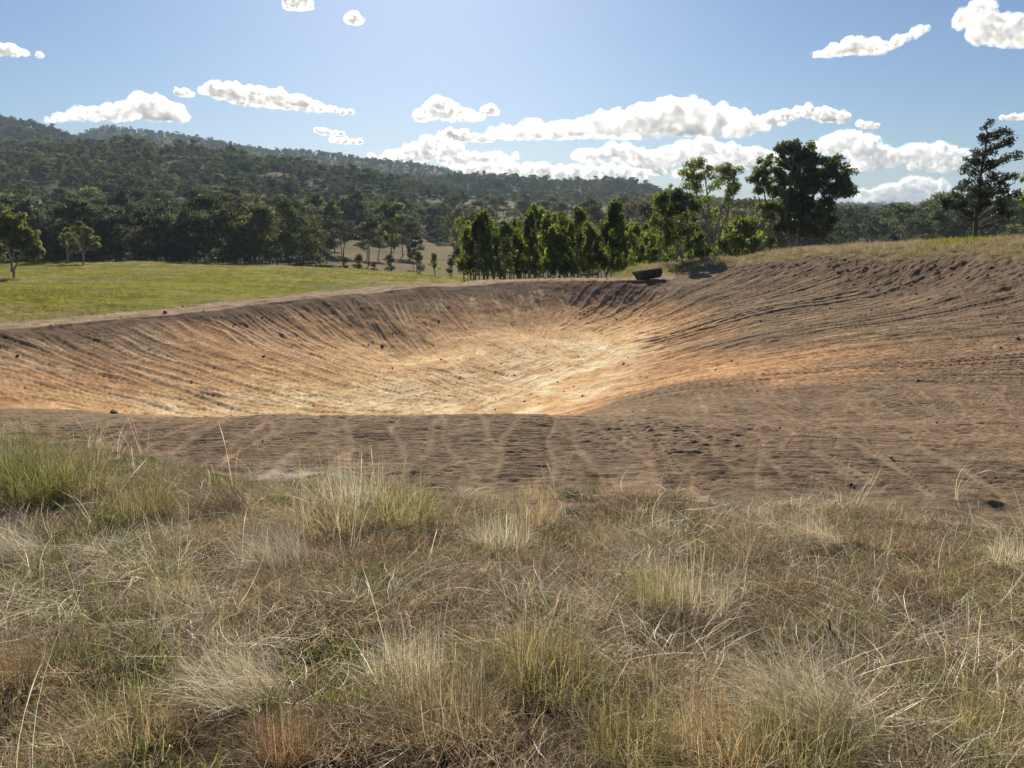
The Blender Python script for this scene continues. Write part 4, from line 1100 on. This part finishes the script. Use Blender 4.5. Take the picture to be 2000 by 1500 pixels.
# short living turf
P = field(20000, 1.2, 10, 2.1, lambda X, Y, e: 0.05 + 0.95 * sstep(0.50, 0.62, fbm(X * 1.05 + 8, Y * 1.05, 302, 3)))
scatter('green_grass', P, rots(len(P)), scl(len(P), 0.6, 1.3), clumps('green_grass', M_green, 5, n=36, spread=0.10, ln=(0.03, 0.11), lean=(0.6, 0.4), curl=(0.6, 0.4), width=0.0038, segs=3), 'short green grass in patches between the dry grass')
# taller dry grass
P = field(5600, 1.3, 10, 2.1, lambda X, Y, e: sstep(0.50, 0.64, fbm(X * 0.8 + 3, Y * 0.8, 303, 3)) * np.clip((e + 0.3 - Y) / 0.6, 0, 1), 0.15)
scatter('dry_grass', P, rots(len(P)), scl(len(P), 0.45, 0.9), clumps('dry_grass', M_straw, 8, n=80, spread=0.16, ln=(0.06, 0.26), lean=(1.0, 0.42), curl=(0.5, 0.9), width=0.0030, segs=4, seed_heads=0.04), 'dry straw coloured grass standing and leaning over the foreground')
P = field(5200, 1.3, 9, 2.1, lambda X, Y, e: 0.15 + 0.85 * sstep(0.42, 0.6, fbm(X * 0.9 - 5, Y * 0.9, 306, 3)))
scatter('lying_grass', P, rots(len(P)), scl(len(P), 0.7, 1.3), clumps('lying_grass', M_bleached, 6, n=30, spread=0.16, ln=(0.12, 0.42), lean=(1.35, 0.22), curl=(0.2, 0.6), width=0.0030, segs=5, comb=2.6, comb_w=0.5), 'bleached long grass stems lying over the ground')
P = field(480, 1.3, 11, 2.1, lambda X, Y, e: 0.6 + 0 * X, 0.5)
scatter('grass_stalks', P, rots(len(P), 0.2), scl(len(P), 0.6, 1.15), clumps('grass_stalks', M_bleached, 6, n=7, spread=0.08, ln=(0.3, 0.6), lean=(0.2, 0.15), curl=(0.45, 0.35), width=0.0028, segs=5, seed_heads=0.7), 'thin pale seed stalks rising above the grass')

# tussocks one can point at
def ground_hit(px, py):
    Ysc = np.linspace(1.3, 60, 6000); d = at(px, py, 1.0); X = d.x * Ysc; z = EYE + (d.z - EYE) * Ysc
    i = int(np.argmax(z < grid_z(X, Ysc))); return Vector((X[i], Ysc[i], float(grid_z(X[i], Ysc[i]))))
TUS = {}
def tussock(px, py, kind, size, rz, label, flat=1.0):
    mat, kw = {
        'green': (M_green, dict(n=840, spread=0.22, ln=(0.15, 0.62), lean=(0.35, 0.28), curl=(0.7, 0.6), width=0.0034, segs=5)),
        'olive': (M_olive, dict(n=720, spread=0.20, ln=(0.12, 0.52), lean=(0.45, 0.35), curl=(0.7, 0.7), width=0.0031, segs=5, seed_heads=0.03)),
        'straw': (M_straw, dict(n=760, spread=0.24, ln=(0.12, 0.52), lean=(0.6, 0.4), curl=(0.8, 0.7), width=0.0031, segs=5, comb=2.6, comb_w=0.45)),
        'bleached': (M_bleached, dict(n=640, spread=0.24, ln=(0.10, 0.46), lean=(0.45, 0.38), curl=(0.6, 0.8), width=0.0031, segs=5, seed_heads=0.05)),
        'lodged': (M_bleached, dict(n=720, spread=0.22, ln=(0.2, 0.62), lean=(0.75, 0.35), curl=(0.8, 0.5), width=0.0031, segs=6, comb=3.0, comb_w=0.8)),
        'russet': (M_russet, dict(n=600, spread=0.13, ln=(0.12, 0.45), lean=(0.35, 0.3), curl=(0.6, 0.6), width=0.0030, segs=5)),
        'russet_lodged': (M_russet, dict(n=760, spread=0.18, ln=(0.2, 0.6), lean=(0.85, 0.3), curl=(0.7, 0.4), width=0.0030, segs=6, comb=3.0, comb_w=0.85)),
    }[kind]
    if kind not in TUS: TUS[kind] = mesh_np('grass_tussock', *blades(1200 + len(TUS), **kw)[:2], mat, False, blades(1200 + len(TUS), **kw)[2])
    o = bpy.data.objects.new('grass_tussock', TUS[kind]); o.location = ground_hit(px, py); o.rotation_euler = (0, 0, rz); size *= 0.85; o.scale = (size, size, size * flat)
    link(o); tag(o, label, 'grass tussock', 'grass tussocks in the foreground')
for a in [
    (70, 985, 'green', 1.5, 0.3, 'tall bright green tussock at the left edge where grass meets soil'), (150, 968, 'olive', 1.5, 1.2, 'yellow green tussock right of the tall green one at the left edge'), (10, 960, 'green', 1.5, 2.2, 'green tussock cut by the left edge of the photo'),
    (275, 1010, 'olive', 1.25, 2.0, 'dark olive tussock standing between the left green tussocks and the russet mound'), (455, 1010, 'russet_lodged', 1.1, 0.1, 'russet mound of lodged grass near the soil edge, left of centre'), (690, 985, 'bleached', 1.35, 0.8, 'wispy bleached tussock at the soil edge left of centre'),
    (790, 1025, 'olive', 1.3, 1.5, 'upright olive tussock at the soil edge just left of centre'), (640, 1040, 'straw', 1.2, 0.4, 'straw tussock leaning in front of the wispy bleached one'), (560, 1110, 'lodged', 0.9, -0.5, 'pale lodged tussock below the russet mound'),
    (985, 1070, 'bleached', 0.85, 0.2, 'bright bleached tussock in the middle at the soil edge'), (1040, 1030, 'straw', 0.9, 1.2, 'straw tussock at the soil edge right of the middle'), (1350, 1190, 'bleached', 0.95, 2.4, 'large pale tussock standing alone right of centre'), (1290, 1180, 'olive', 0.75, 0.3, 'olive tussock touching the left of the large pale tussock'),
    (1830, 1185, 'russet_lodged', 0.85, 0.15, 'russet lodged tussock with dark hollow at the right side'), (1600, 1060, 'lodged', 0.75, 0.6, 'low pale tussock at the soil edge on the right'), (1080, 1350, 'olive', 1.0, 0.9, 'big olive tussock in the lower middle'), (1020, 1300, 'straw', 0.9, 2.2, 'straw tussock behind the big olive tussock'),
    (860, 1420, 'straw', 0.95, -0.4, 'big straw tussock left of the big olive one, near the bottom'), (790, 1330, 'bleached', 0.75, 1.4, 'bleached tussock with a dark gap behind it, lower left of centre'), (555, 1490, 'russet', 0.75, 0.5, 'orange russet upright tuft at the bottom edge'), (500, 1370, 'lodged', 0.8, 0.2, 'sweep of pale lodged grass in the lower left'),
    (1640, 1420, 'lodged', 1.0, -0.25, 'tall pale sheaf leaning left near the bottom right'), (1560, 1490, 'olive', 0.9, 1.1, 'olive tussock at the foot of the leaning pale sheaf'), (1400, 1480, 'straw', 0.8, 0.1, 'straw tussock at the bottom edge right of centre'), (1940, 1470, 'olive', 0.85, 0.7, 'olive tussock in the bottom right corner'),
    (40, 1090, 'lodged', 1.0, 0.4, 'pale lodged tussock at the left edge below the green ones'), (20, 1350, 'russet', 0.8, 0.9, 'russet tuft at the left edge in the lower part'), (250, 1450, 'straw', 0.75, 1.9, 'straw tussock in the bottom left corner'), (340, 1180, 'straw', 0.7, 0.7, 'straw tussock on the left between pale and green patches'),
    (1990, 1110, 'bleached', 0.8, 1.5, 'bleached tussock at the right edge below the soil'), (1230, 1480, 'olive', 0.8, 2.9, 'olive tuft at the bottom edge right of the big olive tussock'),
]: tussock(*a)

# grass along the bank, under the young trees and over the paddock
n = 26000
X = rg.uniform(-2, 62, n); Y = rg.uniform(24, 72, n)
s_, _ = wall_side(X, Y)
k = (grid_dirt(X, Y) < 0.25) & (~((s_ > 0) & (X < 3))) & (np.exp(-((X - 0.625 * Y) / 2.0) ** 2) * (Y > 41) * 1.2 < rg.random(n) * 0.9 + 0.1) & (X / Y < 1.3)
X, Y = X[k], Y[k]
P = np.stack([X, Y, grid_z(X, Y)], 1)
scatter('bank_grass', P, rots(len(P), 0.1), scl(len(P), 0.4, 0.85), clumps('bank_grass', M_bankgrass, 5, n=60, spread=0.28, ln=(0.2, 0.55), lean=(0.4, 0.3), curl=(0.6, 0.4), width=0.012, segs=3), 'long dry grass along the top of the right bank')
n = 30000
Y = rg.uniform(30, 158, n); X = rg.uniform(-0.95, 0.28, n) * Y
s_, _ = wall_side(X, Y)
k = (s_ > 3.4) & (grid_dirt(X, Y) < 0.2) & (rg.random(n) < 0.15 + 0.9 * (s_ < 6) + 0.85 * sstep(0.42, 0.6, fbm(X * 0.12, Y * 0.3, 305, 3)))
X, Y = X[k], Y[k]
yg_ = rg.uniform(41, 56, 1500); xg_ = 0.625 * yg_ + rg.normal(0, 1.6, 1500); k = grid_dirt(xg_, yg_) < 0.1
X = np.concatenate([X, xg_[k]]); Y = np.concatenate([Y, yg_[k]])
P = np.stack([X, Y, grid_z(X, Y)], 1)
scatter('paddock_grass', P, rots(len(P), 0.1), scl(len(P), 0.6, 1.5) * (1 + 0.6 * (rg.random(len(P)) ** 8))[:, None], clumps('paddock_grass', M_padgrass, 5, n=40, spread=0.35, ln=(0.08, 0.30), lean=(0.6, 0.3), curl=(0.6, 0.4), width=0.014, segs=3), 'uneven tufts of green grass over the paddock and beside the conical tree')

# ------------------------------------------------------------------ clods, stones, sticks
def lump(seed, sub, rough, mat, flat=0.7):
    v, f = ico(sub); d = 1 + (vnoise3(v * 1.6 + seed, seed) - 0.5) * rough + (vnoise3(v * 4 + seed, seed + 1) - 0.5) * rough * 0.5
    return mesh_np('lump', v * d[:, None] * (1, 0.85, flat), f, mat, False)
n = 2600
Y = np.sqrt(rg.uniform(25, 54 * 54, n)); t = rg.uniform(-0.8, 0.8, n); X = t * Y
rr = np.exp(-((rim_dist(X, Y) - 1.3) / 2.0) ** 2) * (X > 12)
k = (grid_dirt(X, Y) > 0.6) & (rg.random(n) < 0.22 + 0.8 * rr + 0.3 * (Y < 12))
X, Y, rr = X[k], Y[k], rr[k]
s = np.minimum(rg.lognormal(-3.9, 0.45, len(X)) * (1 + 1.5 * rr) * np.clip(Y / 14, 0.6, 1.5), 0.10)
P = np.stack([X, Y, grid_z(X, Y) + s * 0.25], 1)
rt = rg.uniform(0, 6.28, (len(X), 3)); rt[:, :2] *= 0.1
scatter('earth_clods', P, rt, np.stack([s, s, s], 1), [lump(700 + i, 2, 0.9, M_clod) for i in range(5)], 'loose clods of earth scattered over the bare soil')
def stone(px, py, s, label, sd):
    o = bpy.data.objects.new('stone', lump(sd, 3, 0.7, M_rock, 0.5)); p = ground_hit(px, py); o.location = (p.x, p.y, p.z + s * 0.15); o.scale = (s, s * 0.8, s); o.rotation_euler = (0.1, 0.1, sd)
    link(o); tag(o, label, 'stone', 'stones in the grass')
stone(290, 1208, 0.055, 'dark stone in the green patch on the left', 1)
stone(228, 1243, 0.065, 'flat pale grey stone in the grass on the left, below the dark stone', 2)
stone(132, 1240, 0.06, 'dark grey stone left of the flat pale one', 3)
stone(88, 1228, 0.045, 'small stone nearest the left edge in the grass', 4)
stone(740, 1268, 0.06, 'dark stone in the gap behind the bleached tussock', 5)
def stick(px, py, pts, r, label):
    p = ground_hit(px, py); V_, F_ = tube(np.array(pts), np.linspace(r, r * 0.5, len(pts)), 6)
    o = bpy.data.objects.new('stick', mesh_np('stick', V_, F_, M_bark_dark, True)); o.location = p; link(o); tag(o, label, 'stick')
stick(1645, 1272, [(0, 0, 0), (-0.02, 0, 0.05), (-0.06, 0.01, 0.10), (-0.07, 0.01, 0.15)], 0.008, 'short dark forked stick poking up from the grass on the right')
q = at(1375, 524, 55.5); V_, F_ = tube(np.array([(0, 0, -0.3), (0.01, 0, 0.6), (0.0, 0, 1.3)]), [0.03, 0.03, 0.025], 6)
o = bpy.data.objects.new('marker_stake', mesh_np('marker_stake', V_, F_, M_wood, True)); o.location = (q.x, q.y, gz(q.x, q.y)); link(o); tag(o, 'thin grey stake standing in the bank grass right of the bucket', 'stake')
q = at(467, 512, 148); V_, F_ = tube(np.array([(0, 0, -0.3), (0.02, 0, 0.6), (0.0, 0, 1.5)]), [0.08, 0.08, 0.07], 6)
o = bpy.data.objects.new('fence_post', mesh_np('fence_post', V_, F_, M_wood, True)); o.location = (q.x, q.y, gz(q.x, q.y)); link(o); tag(o, 'single grey post at the far edge of the paddock', 'post')

# ------------------------------------------------------------------ rusted digger bucket left on the wall
def bucket():
    B = bpy.data.objects.new('digger_bucket', None); link(B)
    Wd = 1.9; prof = [(0.62, 0.62), (0.30, 0.20), (0.02, 0.04), (-0.36, 0.02), (-0.62, 0.24), (-0.70, 0.55), (-0.62, 0.78)]   # y, z of the curved shell, mouth upwards
    P = [np.array(p) for p in prof]; pts = []
    for i in range(len(P) - 1):
        for k in range(3):
            f = k / 3; a = P[max(i - 1, 0)]; b = P[i]; c_ = P[i + 1]; d = P[min(i + 2, len(P) - 1)]
            pts.append(0.5 * ((2 * b) + (c_ - a) * f + (2 * a - 5 * b + 4 * c_ - d) * f * f + (3 * b - a - 3 * c_ + d) * f ** 3))
    pts.append(P[-1]); pts = np.array(pts); n = len(pts)
    def solid(name, outer, x0, x1, thick, mat, parent=B):
        t = np.gradient(outer, axis=0); t /= np.linalg.norm(t, axis=1)[:, None]; inn = outer + np.stack([-t[:, 1], t[:, 0]], 1) * -thick
        ring = np.vstack([outer, inn[::-1]]); m = len(ring)
        V = np.vstack([np.hstack([np.full((m, 1), x0), ring]), np.hstack([np.full((m, 1), x1), ring])])
        bm = bmesh.new(); vs = [bm.verts.new(v) for v in V]
        for i in range(m): bm.faces.new((vs[i], vs[(i + 1) % m], vs[m + (i + 1) % m], vs[m + i]))
        k = len(outer)
        for e in (0, m):
            for i in range(k - 1): bm.faces.new((vs[e + i], vs[e + i + 1], vs[e + m - 2 - i], vs[e + m - 1 - i]))
        bmesh.ops.recalc_face_normals(bm, faces=bm.faces); me = bpy.data.meshes.new(name); bm.to_mesh(me); bm.free(); me.materials.append(mat)
        return link(bpy.data.objects.new(name, me), parent)
    def plate(name, poly2, x0, x1, mat, parent=B):
        bm = bmesh.new(); a = [bm.verts.new((x0, *p)) for p in poly2]; b = [bm.verts.new((x1, *p)) for p in poly2]; m = len(a)
        bm.faces.new(a); bm.faces.new(b[::-1])
        for i in range(m): bm.faces.new((a[i], b[i], b[(i + 1) % m], a[(i + 1) % m]))
        bmesh.ops.recalc_face_normals(bm, faces=bm.faces); bmesh.ops.bevel(bm, geom=[e for e in bm.edges], offset=0.006, segments=1, affect='EDGES')
        me = bpy.data.meshes.new(name); bm.to_mesh(me); bm.free(); me.materials.append(mat)
        return link(bpy.data.objects.new(name, me), parent)
    solid('shell', pts, -Wd / 2, Wd / 2, -0.025, M_rust)
    for s in (-1, 1): plate('side_plate', [tuple(p) for p in pts], s * (Wd / 2 + 0.002), s * (Wd / 2 + 0.035), M_rust)
    plate('cutting_edge', [(0.58, 0.60), (0.80, 0.80), (0.77, 0.83), (0.55, 0.635)], -Wd / 2 - 0.03, Wd / 2 + 0.03, M_edge)
    plate('rim', [(-0.66, 0.76), (-0.58, 0.76), (-0.58, 0.82), (-0.66, 0.82)], -Wd / 2 - 0.03, Wd / 2 + 0.03, M_edge)
    for x in (-0.22, 0.22): plate('lug', [(-0.60, 0.20), (-0.82, 0.30), (-0.88, 0.45), (-0.80, 0.56), (-0.69, 0.55)], x - 0.03, x + 0.03, M_rust)
    return B
B = bucket(); q = at(1266, 541, 53.6); B.location = (q.x, q.y, gz(q.x, q.y) + 0.02); B.rotation_euler = (-0.14, -0.09, R(28)); B.scale = (0.88, 0.88, 0.80)
tag(B, 'rusted digger bucket lying on the far dam wall below the young trees', 'bucket')

# ------------------------------------------------------------------ haze
m_h, nt, out = new_mat('haze')
pv = N(nt, 'ShaderNodeVolumePrincipled'); pv.inputs['Color'].default_value = (0.62, 0.80, 1.0, 1); pv.inputs['Density'].default_value = 0.00015; pv.inputs['Anisotropy'].default_value = 0.0
nt.links.new(pv.outputs[0], out.inputs['Volume'])
zlo = min(float(FZ.min()), float(ZF.min())) - 1.0; zhi = max(float(FZ.max()) + 4, float((Zs + Hs * 1.05).max()) + 3)
bm = bmesh.new(); bmesh.ops.create_cube(bm, size=1)
for v in bm.verts: v.co = (v.co.x * 30000, (v.co.y + 0.5) * 6900 - 300, zlo + (v.co.z + 0.5) * (zhi - zlo))
me = bpy.data.meshes.new('haze'); bm.to_mesh(me); bm.free(); me.materials.append(m_h)
tag(link(bpy.data.objects.new('haze', me)), 'thin blue haze hanging over the valley', None, None, 'stuff')
print('haze top', zhi, 'bottom', zlo)
